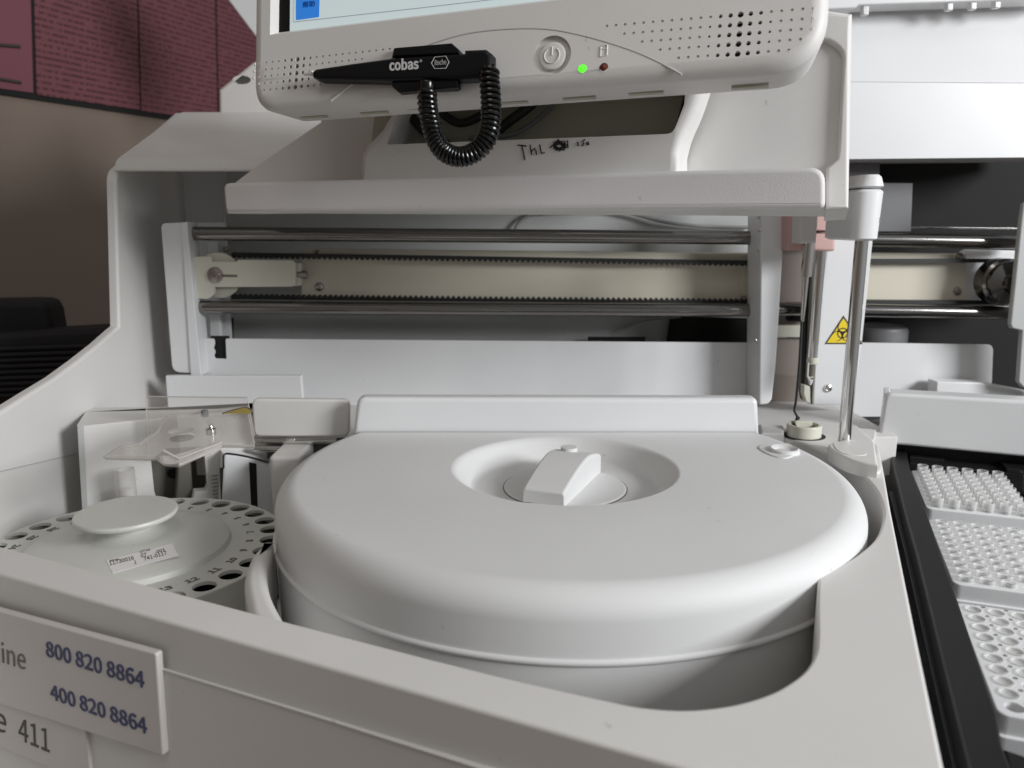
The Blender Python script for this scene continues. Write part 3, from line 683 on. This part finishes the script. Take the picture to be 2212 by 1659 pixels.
for s, a, b, c in (('11730016', (238, 1221), (290, 1208), (236, 1213)), ('07', (305, 1204), (317, 1201), (304, 1196)), ('741-0117', (312, 1211), (361, 1197), (310, 1203)), ('-003', (336, 1195), (356, 1190), (335, 1189)), ('SER.NO.', (237, 1213), (258, 1208), (236, 1210)), ('1', (291, 1218), (295, 1217), (290, 1211)), ('LOT NO.', (303, 1194), (326, 1188), (302, 1190))):
    text('label_text', s, 'greyprint', lb, fl2.off(.0001), a, b, c, lift=.0002)
# glass sample tube at the disk's back
tb = thing('sample_tube', 'short clear sample tube with white insert standing at the back of the sample disk', 'tube', HY(277, 1090, .715))
tc = HY(277, 1090, .715)
hgt = HY(272, 1012, .715).z - tc.z
lathe('tube_wall', 'glass', tb, [(.0085, 0), (.0085, hgt), (.0078, hgt), (.0078, .001), (0, .0005)], tc, 28)
lathe('insert', 'paper', tb, fil(.0066, .003, hgt * .47, .001), tc, 24)
lathe('mark', 'greyprint', tb, [(.0087, hgt * .12), (.0087, hgt * .135), (.0086, hgt * .135), (.0086, hgt * .12)], tc, 24, closed=True)
ft = FY(.7062)
text('tube_text', 'COH', 'greyprint', tb, ft, (268, 1079), (281, 1078), (268, 1072))

# ================================================================== CLEAR SHIELD
sh = thing('clear_shield', 'clear acrylic splash shield with round hole over the back of the sample disk', 'shield', HZ(400, 980, .035))
f1 = FY(.735)
slab('upright_sheet', 'acrylic', sh, [(316, 856), (534, 858), (549, 957), (325, 990)], f1, .002, 0)
strokes('sheet_rim', 'edge', sh, f1, [[(316, 990), (316, 856), (534, 858), (549, 940)]], .0007)
zsf = .030; f2 = FZ(zsf)
top = [(226, 982), (258, 961), (300, 955), (340, 928), (350, 905), (362, 895), (400, 889), (533, 875), (546, 945), (549, 958), (478, 957), (386, 998), (355, 996), (340, 985)]
hc = f2.hit((391, 930))
slab('top_sheet', 'acrylic', sh, top, f2, .004, .0006, holes=[dict(p=circ(hc.x, hc.y, .0098, 24, .0108), d=.004)])
slab('hole_dark', 'rubber', sh, circ(hc.x, hc.y, .0092, 24, .010), FZ(zsf - .006), .001, 0, raw=True)
rimz = [f2.hit(q) for q in top]
mb = MB(); tube_mb([p + V3((0, 0, -.002)) for p in rimz] + [rimz[0] + V3((0, 0, -.002))], .0012, 6, mb); mb.build('top_rim', 'edge', sh)
slab('drop_lip', 'acrylic', sh, [(352, 985), (386, 982), (478, 955), (478, 968), (386, 1003), (355, 1001)], F2(f2.hit((386, 998)), f2.hit((478, 957))), .003, .0005)
strokes('lip_rim', 'edge', sh, F2(f2.hit((386, 998)), f2.hit((478, 957))).off(.001), [[(386, 998), (386, 1003), (478, 968)], [(352, 972), (386, 990), (478, 955)]], .0008)
lathe('thumb_screw', 'steel', sh, [(.004, -.004), (.004, .001), (.002, .002), (.0015, .004), (0, .0045)], f2.hit((456, 928)), 12)
lathe('stud', 'boxgrey', sh, fil(.0032, -.004, .002, .0006), f2.hit((442, 890)) , 16)
fy = Frame(f2.hit((520, 890)) + V3((0, 0, .0008)), (1, 0, 0), (0, 1, 0))
slab('warning_mark', 'mustard', sh, [(481, 892), (530, 879), (543, 885), (543, 892)], fy, .0004, 0)
strokes('warning_mark_edge', 'stickerdark', sh, fy, [[(481, 892.5), (530, 878.5), (543, 885)]], .0006)
# mixer cover block
mx = thing('mixer_cover', 'white rounded rectangular cover block between the clear shield and the big lid', 'cover', HY(650, 943, .78))
fm = FY(.775)
slab('cover_face', 'white', mx, [(543, 861), (754, 863), (754, 943), (548, 943)], fm, .007, .0025, corner=.007)
fm2 = FY(.785)
cyl('guide_bar', 'steel', mx, HY(549, 951, .785), HY(728, 952, .785), .0030)
cyl('guide_bar', 'steel', mx, HY(550, 968, .782), HY(648, 970, .782), .0034)
box('bar_mount', 'boxgrey', mx, HY(549, 990, .80), HY(760, 943, .80) + V3((0, .02, 0)), .001)
box('bar_clamp', 'steel', mx, HY(618, 954, .781), HY(636, 946, .781) + V3((0, .003, 0)), .0005)

# ================================================================== MONITOR
PM = HY(1700, 137, .565)
MO = FW(PM, 20, 12)
mo = thing('touch_monitor', 'off-white touch monitor with power button, green light and speaker grilles', 'monitor', HY(1100, 230, .66))
mono = uv2(MO, [(578, 226), (1080, 190), (1472, 162), (1766, 118), (1797, 0), (1815, -420), (540, -420), (539, 161)])
mono = uv2(MO, [(541, 238), (1472, 166), (1788, 142), (1800, -420), (548, -420)])
mono = rnd(mono, {0: .024, 2: .040}, 10)
sc_open = uv2(MO, [(583, 75), (1170, 4), (1740, -63), (1740, -380), (590, -380)])
hol = [dict(p=sc_open, d=.0065, ins=.0045, floor=False)]
def m2(u, v): return MO.to2(MO.hit((u, v)))
def C3(x, y): return (1188 + .3418 * x, .3418 * y)
def C2(x, y): return (486 + .3418 * x, .3418 * y)
g_dark, g_dimp = [], []
def grille(P0, P1, P2, ncol, rows, big, rs):
    A, B, Cc = m2(*P0), m2(*P1), m2(*P2)      # first of row 0, last of row 0, last of row 2
    for r_, (c0, c1) in enumerate(rows):
        for c in range(c0, c1):
            x = A[0] + (B[0] - A[0]) * c / (ncol - 1) + (Cc[0] - B[0]) * r_ / 2; y = A[1] + (B[1] - A[1]) * c / (ncol - 1) + (Cc[1] - B[1]) * r_ / 2
            d = abs(c - big); lim = 3 if r_ in (1, 2, 3) else 2
            rad = rs[d] if d <= lim else rs[-1]
            (g_dark if d <= lim else g_dimp).append((x, y, rad))
grille(C3(360, 163), C3(1665, 50), C3(1655, 178), 22, [(0, 22), (2, 22), (4, 22), (6, 21), (8, 20)], 14, [.0021, .0016, .00135, .0009, .00105])
grille(C2(185, 403), C2(1042, 308), C2(1034, 400), 22, [(0, 22), (0, 18), (0, 15), (1, 13), (2, 12)], 7, [.0020, .0015, .0012, .0008, .00095])
for x, y, r_ in g_dark: hol.append(dict(p=circ(x, y, r_, 12), d=.004, floor=False))
for x, y, r_ in g_dimp: hol.append(dict(p=circ(x, y, r_, 8), d=.0009, ins=-.0004))
bcx, bcy = m2(1192, 119); ro = abs(m2(1233, 119)[0] - bcx)
hol.append(dict(p=circ(bcx, bcy, ro, 48), d=.0028, ins=-.002))
lg = m2(1258, 148); lr = m2(1304, 145)
for c in (lg, lr): hol.append(dict(p=circ(*c, .0033, 20), d=.0015, ins=0))
for h in hol:
    if h.get('ins', 0) < 0: h['ins'] = h['ins']
mb = slab_mb(mono, MO, .050, .010, hol, back=.006)
bz = part('bezel', mb.v, mb.f, 'white', mo)
bm = bmesh.new(); bm.from_mesh(bz.data); bmesh.ops.remove_doubles(bm, verts=bm.verts, dist=1e-6); bmesh.ops.recalc_face_normals(bm, faces=bm.faces); bm.to_mesh(bz.data); bm.free(); bz.data.set_sharp_from_angle(angle=R(32))
slab_mb(inset(ccw(mono), .013), MO.off(-.0035), .001, 0).build('speaker_backing', 'void', mo) if False else None
for sgn in (1, -1):
    gx = [q[0] for q in g_dark if q[0] * sgn > bcx * sgn]; gy = [q[1] for q in g_dark if q[0] * sgn > bcx * sgn]
    slab('speaker_cloth', 'void', mo, [(min(gx) - .004, min(gy) - .003), (max(gx) + .004, min(gy) - .003), (max(gx) + .004, max(gy) + .003), (min(gx) - .004, max(gy) + .003)], MO.off(-.0036), .0004, 0, raw=True)

# screen
so = slab('screen_border', 'black', mo, sc_open, MO.off(-.0062), .002, 0, raw=True)
so2 = slab('display', 'screen', mo, [(626, 67), (900, 34), (1170, 4), (1735, -60), (1735, -370), (630, -370)], MO.off(-.0058), .002, 0)
fs3 = MO.off(-.0056)
strokes('display_lines', 'screen_line', so2, fs3, [[(634, 47), (640, -200)], [(634, 47), (900, 17.5), (1050, 0), (1700, -74)]], .0003)
bt = slab('display_button', 'blue', so2, [(639, 43), (689, 36), (691, -30), (639, -30)], fs3.off(.0001), .0004, 0, corner={0: .001, 1: .001})
text('button_text', '帮助', 'bluedark', bt, fs3.off(.0003), (654, 17), (680, 13), (654, 4), lift=.0002, bold=.01, plain=True)
# power button and lights
lathe('power_button', 'white', mo, [(0, .0015), (.0090, .0015), (.0100, .0010), (.0106, -.0003), (.0108, -.003)], MO.p(bcx, bcy, -.0018), 48, MO.n)
pb = MO.off(-.0001)
sym = [MO.p(bcx + .0058 * math.cos(a), bcy + .0058 * math.sin(a), 0) for a in [R(125 + i * 290 / 28) for i in range(29)]]
mb = MB(); tube_mb(sym, .00042, 6, mb); tube_mb([MO.p(bcx, bcy + .0065), MO.p(bcx, bcy + .0002)], .00042, 6, mb); mb.build('power_symbol', 'white', mo)
for c, m_, nm in ((lg, 'green', 'green_light'), (lr, 'red', 'red_light')):
    lathe(nm, m_, mo, [(0, .0012), (.0018, .0009), (.0031, 0), (.0033, -.001)], MO.p(*c, -.0003), 24, MO.n)
ic = [(1297, 122), (1298, 101), (1302, 98), (1312, 97), (1311, 119), (1297, 122)]
strokes('disk_icon', 'white', mo, MO, [ic, [(1299, 106), (1311, 104)]], .0005, .0001)
# raised control field bounded by the arc
arcp = cr([(715, 217), (770, 174), (840, 128), (927, 96), (1010, 72), (1101, 62), (1188, 63), (1270, 79), (1359, 106), (1420, 132), (1472, 160)], 5)
ap = uv2(MO, arcp)
k1 = 14
mb = MB(); tube_mb([MO.p(x, y, -.0002) for x, y in ap[:k1 + 1]], .0009, 8, mb); mb.build('panel_ridge', 'white', mo)
mb = MB(); tube_mb([MO.p(x, y, -.0005) for x, y in ap[k1:]], .0009, 8, mb); mb.build('groove_shade_line', 'panelgrey', mo)  # grey line paints in the shade of the arc's groove
bo = FW(MO.p(0, 0, -.024), 20, 12)
# vent notches along the monitor's underside
for u, v in ((675, 250), (806, 241), (905, 231), (1105, 219), (1250, 210), (1395, 199), (1620, 186)):
    pbk = MO.off(-.030).hit((u, v)); 
    a2 = MO.to2(pbk); 
    edge = None
    mbb = slab_mb([(a2[0] - .013, a2[1] - .0006), (a2[0] + .013, a2[1] - .0006), (a2[0] + .012, a2[1] + .004), (a2[0] - .012, a2[1] + .004)], MO.off(-.030), .004, .0002)
    mbb.build('vent_notch', 'olive', mo)

# stylus in its clip
fSt = MO.off(.008)
hd_ = slab('stylus_clip', 'black', mo, [(846, 122), (850, 103), (975, 92), (991, 106), (991, 190), (985, 193), (861, 199), (846, 184)], MO.off(.004), .0038, .001)
sty = thing('stylus', 'black touch stylus with white lettering and coiled black cord, clipped to the monitor', 'stylus', fSt.hit((900, 150)))
slab('upper_jaw', 'black', hd_, [(849, 120), (850, 104), (854, 102), (975, 92), (991, 106), (991, 114)], MO.off(.012), .0079, .001)
slab('lower_jaw', 'black', hd_, [(846, 176), (988, 170), (988, 188), (861, 199), (846, 186)], MO.off(.010), .0059, .001)
slab('body', 'black', sty, [(673, 153), (681, 147), (760, 135), (848, 123), (1002, 113), (1002, 106), (1048, 104), (1061, 114), (1060, 166), (1030, 168), (846, 173), (688, 170), (673, 165)], MO.off(.013), .010, .003, corner={0: .001, 12: .001})
tube('tip', 'paper', sty, [MO.off(.008).hit((676, 158)), MO.off(.008).hit((657, 160))], lambda t: .0022 - .0012 * t)
fT = MO.off(.0131)
text('lettering', 'cobas', 'whiteprint', sty, fT, (841, 153), (904, 149), (841, 128), lift=.0002, bold=.012)
lathe('registered_mark', 'whiteprint', sty, [(.0006, 0), (.0010, 0), (.0010, .0001), (.0006, .0001)], fT.hit((909, 131)), 12, MO.n, closed=True)
hx = [(932, 136), (939, 123), (963, 121), (970, 134), (963, 147), (939, 148), (932, 136)]
strokes('hexagon_mark', 'whiteprint', sty, fT, [hx], .00028, .0001)
text('hexagon_lettering', 'Roche', 'greyhex', sty, fT, (939, 141), (964, 139), (939, 128.5), lift=.0002, bold=.005)
cl = cr([(923, 186), (923, 205), (925, 235), (931, 265), (940, 298), (958, 326), (984, 338), (1013, 335), (1041, 316), (1056, 288), (1061, 252), (1060, 208), (1057, 168), (1060, 142)], 10)
cp = [MO.off(.010).hit(q) + V3((0, -.002, 0)) for q in cl]
Ltot = sum((cp[i + 1] - cp[i]).length for i in range(len(cp) - 1)); turns = 41; hel = []; s = 0; u = None
def at_s(s):
    k = 0
    while k < len(cp) - 2 and s > (cp[k + 1] - cp[k]).length: s -= (cp[k + 1] - cp[k]).length; k += 1
    d = cp[k + 1] - cp[k]; return cp[k] + d.normalized() * s, d.normalized()
for i in range(turns * 14 + 1):
    t = i / (turns * 14); te = t + .03 * math.sin(2 * math.pi * t) 
    p_, d_ = at_s(te * Ltot * .9999)
    w = MO.n; u_ = d_.cross(w).normalized(); a = 2 * math.pi * turns * t
    rr = .0063 * min(1, t * 30 + .2, (1 - t) * 30 + .25)
    hel.append(p_ + u_ * math.cos(a) * rr + w * math.sin(a) * rr)
tube('coiled_cord', 'cord', sty, hel, .00165, 8, wn=False)
lathe('cord_sleeve', 'cord', sty, fil(.0058, -.004, .004, .002), cp[0], 20, (0, 0, 1))

# ================================================================== SIGN PLATES
FSn = FA.off(.0062)
s1 = thing('phone_sign', 'upper acrylic sign plate with two blue phone numbers on the front panel', 'sign', FSn.hit((180, 1560)))
slab('plate', 'sign', s1, [(-240, 1255), (-240, 1445), (352, 1634), (337, 1412)], FSn, .0042, .0012, corner={2: .002, 3: .002})
text('phone_number', '800 820 8864', 'navy', s1, FSn.off(.0001), (100, 1417), (312, 1487), (98, 1383), lift=.0003, bold=.007)
text('phone_number', '400 820 8864', 'navy', s1, FSn.off(.0001), (110, 1509), (318, 1586), (107, 1476), lift=.0003, bold=.007)
text('lettering', 'ine', 'greyprint', s1, FSn.off(.0001), (5, 1431), (56, 1447), (3, 1386), lift=.0003)
text('lettering', 'Hotl', 'greyprint', s1, FSn.off(.0001), (-90, 1401), (-3, 1428), (-93, 1357), lift=.0003)
FS2 = FA.off(.0042)
s2 = thing('model_sign', 'lower sign plate with dark number 411, under the phone sign', 'sign', FS2.hit((90, 1640)))
slab('plate', 'sign', s2, [(-240, 1450), (-240, 1512), (108, 1659), (150, 1677), (196, 1690), (184, 1570), (120, 1540)], FS2, .0026, .0008)
text('lettering', '411', 'brownprint', s2, FS2.off(.0001), (41, 1597), (107, 1625), (39, 1549), lift=.0003)
text('lettering', 'e', 'brownprint', s2, FS2.off(.0001), (-12, 1575), (13, 1585), (-12, 1536), lift=.0003)

# ================================================================== CONSUMABLES BAY
fr_ = FZ(-.04)
tf = thing('tray_drawer', 'black plastic drawer frame holding the white cup trays at the right edge', 'drawer', HZ(2060, 1400, -.10))
slab('frame_rail', 'tray_black', tf, [(1919, 962), (1958, 1118), (1978, 1188), (2094, 1659), (2140, 1850), (2260, 1850), (2165, 1606), (2154, 1540), (2057, 1259), (2032, 1188), (2007, 1118), (1967, 1012), (1956, 962)], fr_, .05, .002)
slab('side_strip', 'tray_black', tf, [(1920, 1060), (1953, 1188), (2058, 1659), (2100, 1850), (2138, 1850), (2092, 1659), (1976, 1188), (1945, 1060)], FZ(-.058), .03, .001)
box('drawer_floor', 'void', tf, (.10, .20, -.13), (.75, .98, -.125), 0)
slab('drawer_rear', 'tray_black', tf, [(1962, 972), (2300, 1004), (2300, 1038), (2170, 1020), (1966, 1000)], FZ(-.045), .02, .001)
slab('drawer_rear_ridge', 'tray_black', tf, [(1966, 981), (2040, 989), (2040, 994), (1966, 986)], FZ(-.042), .004, .001)
slab('drawer_plate', 'tray_black', tf, [(2150, 986), (2300, 998), (2300, 1030), (2175, 1012)], FZ(-.041), .004, .001)
slab('drawer_front', 'tray_black', tf, [(2167, 1615), (2300, 1660), (2400, 1850), (2230, 1850)], FZ(-.050), .03, .002)
mb = slab_mb(uv2(FC.off(-.02), [(1905, 930), (2400, 990), (2400, 1100), (1940, 1050)]), FC.off(-.02), .004, 0); mb.build('drawer_back', 'tray_black', tf)
ZT = -.05
e1 = (HZ(2140, 1018, ZT) - HZ(1985, 1004, ZT)); e1 = V3((math.cos(R(-20)), math.sin(R(-20)), 0)); e2 = V3((-math.sin(R(-20)), math.cos(R(-20)), 0))
A1 = HZ(2001, 1097, ZT); A2 = HZ(2058, 1259, ZT); A3 = HZ(2154, 1540, ZT)
PX, PY = .0133, .0127
def visible(P):
    d = P - CAM; F = V3((0, math.cos(PITCH), -math.sin(PITCH))); U = V3((0, math.sin(PITCH), math.cos(PITCH)))
    u = 1106 + FPX * d.x / d.dot(F); v = 829 - FPX * d.dot(U) / d.dot(F); return u < 2225 and v < 1680
cupm = None
def make_cup(height, r, m_, name='reaction_cup'):
    mb = lathe_mb([(r * .72, -height * .9), (r * .95, 0), (r, height * .3), (r, height), (r * .86, height), (r * .80, 0), (r * .6, -height * .85), (0, -height * .88)], (0, 0, 0), 14)
    me_o = mb.build(name, m_); bm = bmesh.new(); bm.from_mesh(me_o.data); bmesh.ops.remove_doubles(bm, verts=bm.verts, dist=2e-6); bm.to_mesh(me_o.data); bm.free(); return me_o
spec = [('rear', A1, 9, .0085, .0050), ('middle', A2, 10, .0026, .0051), ('front', A3, 10, .0008, .0053)]
lab = {'rear': 'tall clear tip standing in the rear white tray', 'middle': 'clear plastic cup standing in the middle white tray', 'front': 'short clear plastic cup sunk in the front white tray'}
for which, A, nr, ch, cr_ in spec:
    A = V3(A); w = 6 * PX + .006; l = nr * PY + .005
    t = thing('cup_tray', {'rear': 'rear white plastic tray full of tall clear tips', 'middle': 'middle white plastic tray filled with clear cups', 'front': 'front white plastic tray with an empty dark hole at its near corner'}[which], 'tray', A + V3((0, 0, -.03)), 'white trays of disposable tips and cups')
    ft_ = Frame(A, e1, e2); hs = []
    pts = [(c, r_) for r_ in range(nr) for c in range(6)]
    for c, r_ in pts:
        P2 = (.003 + PX * (c + .5), .0025 + PY * (r_ + .5)); hs.append(dict(p=circ(*P2, .0046 if which != 'front' else .0050, 12), d=.010, floor=False, nocap=True))
    if which == 'front':
        hs += [dict(p=circ(.003 + PX * c, .0025 + PY * r_, .0017, 8), d=.01, floor=False) for c in range(1, 6) for r_ in range(1, nr + 1)]
    slab('tray_top', 'ivory' if False else 'metalwhite', t, rnd([(0, 0), (w, 0), (w, l), (0, l)], .006), ft_, .012, .0012, holes=hs, raw=True)
    ft2 = Frame(A + V3((0, 0, -.0115)) - e1 * .0015 - e2 * .002, e1, e2)
    hs2 = [dict(p=[(.006, .008), (w - .005, .008), (w - .005, l - .006), (.006, l - .006)], d=.0115)]
    slab('tray_skirt', 'metalwhite', t, rnd([(0, 0), (w + .003, 0), (w + .003, l + .004), (0, l + .004)], .007), ft2, .012, .001, raw=True, holes=hs2)
    base = make_cup(ch, cr_, 'cup'); first = True
    for c, r_ in pts:
        if which == 'front' and c == 0 and r_ == 0: continue
        P = ft_.p(.003 + PX * (c + .5), .0025 + PY * (r_ + .5), 0)
        if not visible(P): continue
        o = base if first else base.copy()
        if not first: col.objects.link(o)
        first = False; o.location = P; o['label'] = lab[which]; o['category'] = 'cup'; o['group'] = 'clear cups in the ' + which + ' tray'
        if which != 'rear': o.rotation_euler = (0, 0, random.uniform(0, 6))
bt_ = V3(A1) + e1 * (6 * PX + .012) + V3((0, 0, .004))
base = make_cup(.008, .0053, 'tray_black', 'black_cup'); first = True
for r_ in range(9):
    for c in range(2):
        P = bt_ + e1 * (PX * (c + .5)) + e2 * (PY * r_ + .004)
        if not visible(P): continue
        o = base if first else base.copy()
        if not first: col.objects.link(o)
        first = False; o.location = P; o['label'] = 'black empty cup holder right of the rear white tray'; o['category'] = 'cup holder'; o['group'] = 'black cup holders beside the rear tray'

# ================================================================== THE ROOM
wd = V3((math.sin(R(21)), math.cos(R(21)), 0)); WP = V3((-.834, 1.30, 0))
FWl = Frame(WP, wd, (0, 0, 1))
o = slab('wall', 'wall', None, [(-1.6, -1.2), (4, -1.2), (4, 2.2), (-1.6, 2.2)], FWl, .05, 0, raw=True); o['kind'] = 'structure'
box_floor = part('floor', [(-4, -2, -.9), (5, -2, -.9), (5, 6, -.9), (-4, 6, -.9)], [[0, 1, 2, 3]], 'wall'); box_floor['kind'] = 'structure'
fp = FWl.off(.006)
pb_ = thing('notice_board', 'dark framed board of red printed sheets on the brown wall', 'notice board', fp.hit((200, 225)))
def quad_uv(name, m_, parent, pts, fr, depth=.002):
    o = slab(name, m_, parent, pts, fr, depth, 0)
    uvl = o.data.uv_layers.new(name='uv'); L_ = rootloc(parent)
    c2 = [fr.to2(o.data.vertices[l.vertex_index].co + L_) for l in o.data.loops]
    for i, l in enumerate(o.data.loops): uvl.data[i].uv = (c2[i][0] * 4, c2[i][1] * 6)
    return o
slab('board_back', 'void', pb_, [(-300, 160), (0, 203), (400, 263), (700, 306), (700, -300), (-300, -300)], fp, .006, 0)
fq = fp.off(.002)
sheets = [([(-300, 150), (-300, -300), (58, -300), (72, 200)], 'posterplain', 'plain red sheet with a few printed lines at the left'),
          ([(80, 204), (66, -300), (288, -300), (302, 237)], 'poster', None), ([(306, 239), (292, -300), (458, -300), (470, 262)], 'poster', None),
          ([(474, 262), (462, -300), (700, -300), (700, 295)], 'poster', None)]
for P, m_, l in sheets:
    o = quad_uv('printed_sheet', m_, pb_, P, fq)
    if l: o['label'] = l
for i, (a, b, v) in enumerate(((-30, 40, 96), (-40, 42, 170))):
    pass
strokes('sheet_text', 'brownprint', pb_, fq, [[(-60, 92), (42, 100)], [(-60, 160), (44, 178)]], .003, .0005)
# chair
fch = Frame(V3((-.70, 1.08, 0)), (1, .12, 0), (0, 0, 1))
ch = thing('chair', 'black padded chair with ribbed seat in front of the brown wall', 'chair', V3((-.8, 1.1, -.9)))
slab('backrest', 'fabric', ch, [(-400, 655), (60, 648), (92, 650), (104, 672), (125, 790), (140, 1100), (-400, 1100)], fch, .05, .012, corner={1: .01, 2: .03})
fc2 = Frame(V3((-.70, 1.0, 0)), (1, .12, 0), (0, 0, 1))
slab('seat', 'fabric', ch, [(-400, 740), (0, 722), (250, 708), (330, 706), (330, 1200), (-400, 1200)], fc2.off(-.04), .06, .008)
for i in range(9):
    v = 752 + i * 13
    tube('seat_rib', 'fabric', ch, [fc2.hit((u, v + 10 - u * .035)) + fc2.n * -.036 for u in (-300, 0, 120, 240)], .003)
for x in (-1.0, -.6):
    cyl('leg', 'black', ch, (x, 1.08, -.3), (x, 1.08, -.9), .014)
ch_o = None

# ================================================================== LIGHT
w = bpy.data.worlds.new('World'); sc.world = w; w.use_nodes = True; nt = w.node_tree
bg = nt.nodes['Background']; tcw = nt.nodes.new('ShaderNodeTexCoord')
dp = nt.nodes.new('ShaderNodeVectorMath'); dp.operation = 'DOT_PRODUCT'; dp.inputs[1].default_value = V3((.72, -.35, .55)).normalized()
nt.links.new(tcw.outputs['Generated'], dp.inputs[0])
rp = nt.nodes.new('ShaderNodeValToRGB'); rp.color_ramp.interpolation = 'EASE'
rp.color_ramp.elements[0].position = .0; rp.color_ramp.elements[0].color = (.100, .080, .066, 1)
rp.color_ramp.elements[1].position = 1; rp.color_ramp.elements[1].color = (.62, .64, .66, 1)
e = rp.color_ramp.elements.new(.5); e.color = (.235, .207, .184, 1)
mr = nt.nodes.new('ShaderNodeMapRange'); mr.inputs['From Min'].default_value = -1
nt.links.new(dp.outputs['Value'], mr.inputs['Value']); nt.links.new(mr.outputs['Result'], rp.inputs['Fac']); nt.links.new(rp.outputs['Color'], bg.inputs['Color'])
bg.inputs['Strength'].default_value = .52
def area(name, loc, tgt, size, sy, power, rgb):
    l = bpy.data.lights.new(name, 'AREA'); l.shape = 'RECTANGLE'; l.size = size; l.size_y = sy; l.energy = power; l.color = rgb
    o = bpy.data.objects.new(name, l); col.objects.link(o); o.location = loc
    o.rotation_euler = (V3(tgt) - V3(loc)).to_track_quat('-Z', 'Y').to_euler(); return o
area('window_light', (1.78, -.46, .80), (.1, .65, 0), .7, .6, 47, (.965, .98, 1))
area('ceiling_light', (-.2, -.3, 1.7), (0, .6, 0), .9, .6, 4, (1, .94, .88))
vs_ = sc.view_settings; vs_.view_transform = 'Standard'; vs_.look = 'None'; vs_.exposure = 0; vs_.gamma = 1
sc.render.engine = 'CYCLES'; sc.cycles.use_denoising = True; sc.cycles.max_bounces = 8; sc.cycles.transparent_max_bounces = 24
